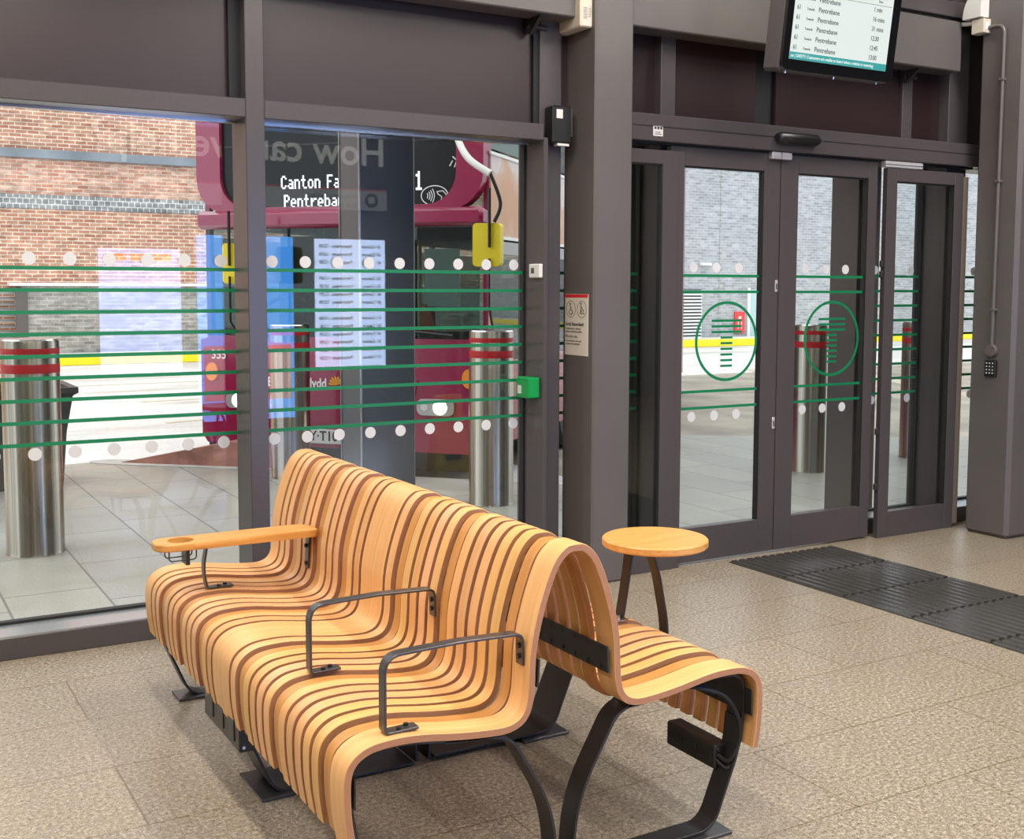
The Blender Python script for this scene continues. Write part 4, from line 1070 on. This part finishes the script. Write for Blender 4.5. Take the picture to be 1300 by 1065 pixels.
# writing on the front
writing([('Bws Caerdydd', .105, (-.085, -.0135, .668), 'RIGHT', .0025, .86)], 'fleet_name', M_wtext, bus)
lf = MB()
for k in range(7):
    a_ = R(20+k*26); lf.plate([(0, -.006), (.055*math.cos(a_)-.01*math.sin(a_), .055*math.sin(a_)+.01*math.cos(a_)), (.070*math.cos(a_), .070*math.sin(a_)), (.055*math.cos(a_)+.01*math.sin(a_), .055*math.sin(a_)-.01*math.cos(a_))], (.0, -.0135, .665), (1, 0, 0), (0, 0, 1), .001)
bo('fleet_emblem', lf, mat('orange_emblem', (.9, .36, .02), .5))
writing([('355', .105, (-1.14, -.0135, .88), 'LEFT', .001, .9)], 'fleet_number', M_wtext, bus)
M_led = mat('led_white', (.1, .1, .1), .5, emit=(.80, .88, 1.0), es=2.2)
LED = []
FONT = {'C': ['0110','1001','1000','1000','1000','1001','0110'], 'a': ['0000','0000','0110','0001','0111','1001','0111'], 'n': ['0000','0000','1110','1001','1001','1001','1001'],
        't': ['0100','0100','1110','0100','0100','0100','0011'], 'o': ['0000','0000','0110','1001','1001','1001','0110'], 'F': ['1111','1000','1000','1110','1000','1000','1000'],
        'i': ['010','000','110','010','010','010','111'], 'r': ['0000','0000','1011','1100','1000','1000','1000'], 'w': ['10001','00000','10001','10001','10101','10101','01010'],
        'e': ['0000','0000','0110','1001','1111','1000','0110'], 'P': ['1110','1001','1001','1110','1000','1000','1000'], '6': ['0110','1000','1000','1110','1001','1001','0110'],
        '1': ['010','110','010','010','010','010','111'], ' ': ['000']*7, 'b': ['1000','1000','1110','1001','1001','1001','1110']}
def led(mb, txt, x, z, s):
    for chh in txt:
        g = FONT[chh]
        for r_, row in enumerate(g):
            for c_i, v in enumerate(row):
                if v == '1': mb.box(x+c_i*s, x+c_i*s+s*.84, .012, .019, z-r_*s*1.25, z-r_*s*1.25+s*1.05)
        x += (len(g[0])+1)*s
    return mb
ds1 = MB(); led(ds1, 'Canton Fairwater', -.485, 2.310, .0120); led(ds1, 'Pentrebane', -.46, 2.160, .0120); led(ds1, '61', .60, 2.31, .0165)
bo('destination_text', ds1, M_led)
cx_, cz_ = .835, 2.14
ic = MB(); ic.ring((cx_, .018, cz_), (1, 0, 0), (0, 0, 1), .110, .075, .007, .002, 40, 0, -20, 250)
for k in range(4): ic.ring((cx_-.085, .018, cz_), (1, 0, 0), (0, 0, 1), .03+.018*k, .03+.018*k, .006, .002, 12, 0, -38, 38)
for P in ([(.02, .03), (.07, .035), (.12, -.02), (.14, -.04)], [(.03, .01), (.06, -.01), (.05, -.05), (.085, -.04), (.10, -.055)], [(.02, .03), (.03, .01)]):
    for a_, b_ in zip(P[:-1], P[1:]):
        ic.tube([(cx_+a_[0], .017, cz_+a_[1]), (cx_+b_[0], .017, cz_+b_[1])], .0035, 6)
ic.tube([(1.0, .017, 2.35), (1.02, .017, 2.40), (.985, .017, 2.43)], .006, 6); ic.tube([(.96, .017, 2.36), (.985, .017, 2.40)], .005, 6)
bo('contactless_symbol', ic, M_wtext)
# mirrors
def mirror(x, z, sx_):
    mm_ = bo('mirror', MB().prism(rrect(x-.105, x+.105, z-.155, z+.155, .03), 'y', -.42, -.34), M_yel, smooth=30)
    mb = MB(); mb.tube([(x+sx_*.03, -.44, z+.40), (x+sx_*.03, -.44, z-.02)], .012, 8); mb.tube([(x+sx_*.03, -.44, z-.10), (x+sx_*.03, -.44, z-.45), (x, -.2, z-.75)], .010, 8)
    obj('mirror_post', mb, M_blackpl, mm_)
    mb = MB(); mb.disc((x+sx_*.035, -.421, z-.02), (1, 0, 0), (0, 0, 1), .040, -.02, 18); obj('knob', mb, M_yel, mm_)
    if sx_ < 0: return
    mb = MB(); mb.tube(catmull([(x-sx_*.40, -.03, z+1.0), (x-sx_*.30, -.22, z+.80), (x-sx_*.15, -.38, z+.62), (x+sx_*.04, -.44, z+.50)], 6), .026, 12); obj('mirror_arm', mb, M_white, mm_, smooth=50)
    mb = MB(); mb.tube(catmull([(x+sx_*.03, -.44, z+.52), (x+sx_*.10, -.40, z+.30), (x+sx_*.06, -.42, z+.16)], 6), .014, 8); obj('mirror_cable', mb, M_blackpl, mm_, smooth=50)
mirror(1.41, 1.745, 1); mirror(-.66, 1.62, -1)
# wheels
for sx_ in (1, -1):
    for y_ in (2.6, 8.0):
        mb = MB(); mb.lathe([(.30, 0), (.46, .01), (.48, .04), (.48, .24), (.46, .27), (.30, .28)], (0, 0, 0), 32, M=Matrix.Translation((sx_*(HW-.14)-(.14), y_, .36)) @ Matrix.Rotation(R(90), 4, 'Y'))
        bo('wheel', mb, M_rubber, smooth=40)
bus.location.z = -.0

# ================================================================== LIGHT
def lamp_strip(x, y, lx, ly, pw, col=(1, .93, .84), z=4.02):
    t = thing('ceiling_light', 'long white strip light hanging from the ceiling', 'light', (x, y, z), 'strip lights on the ceiling')
    obj('light_body', MB().box(x-lx/2-.02, x+lx/2+.02, y-ly/2-.02, y+ly/2+.02, z+.02, z+.10), M_white, t)
    obj('hanger', MB().tube([(x, y, z+.10), (x, y, 4.3)], .01, 8), M_white, t)
    ld = bpy.data.lights.new('strip_lamp', 'AREA'); ld.shape = 'RECTANGLE'; ld.size = lx; ld.size_y = ly; ld.energy = pw; ld.color = col
    lo_ = bpy.data.objects.new('strip_lamp', ld); C.objects.link(lo_); lo_.location = (x, y, z); return lo_
for x in (-1.6, .7, 3.0, 5.3):
    for y in (-1.2, 1.0, 3.1):
        lamp_strip(x, y, .16, 1.5, 58)

w = bpy.data.worlds.new('world'); S.world = w; w.use_nodes = True
nt = w.node_tree; bg = nt.nodes['Background']
tcw = nt.nodes.new('ShaderNodeTexCoord'); sx_ = nt.nodes.new('ShaderNodeSeparateXYZ'); nt.links.new(tcw.outputs['Generated'], sx_.inputs[0])
rp_ = nt.nodes.new('ShaderNodeValToRGB'); rp_.color_ramp.elements[0].position = .0; rp_.color_ramp.elements[0].color = (.80, .86, .94, 1)
rp_.color_ramp.elements[1].position = .6; rp_.color_ramp.elements[1].color = (.95, .98, 1.0, 1)
nt.links.new(sx_.outputs[2], rp_.inputs[0]); nt.links.new(rp_.outputs[0], bg.inputs[0]); bg.inputs[1].default_value = 2.3

S.view_settings.view_transform = 'Standard'; S.view_settings.look = 'None'; S.view_settings.gamma = 1; S.view_settings.exposure = 0; S.view_settings.use_curve_mapping = False
S.cycles.max_bounces = 10; S.cycles.transparent_max_bounces = 32; S.cycles.diffuse_bounces = 4; S.cycles.glossy_bounces = 4
S.cycles.use_denoising = True; S.cycles.caustics_reflective = False; S.cycles.caustics_refractive = False
S.cycles.sample_clamp_indirect = 6
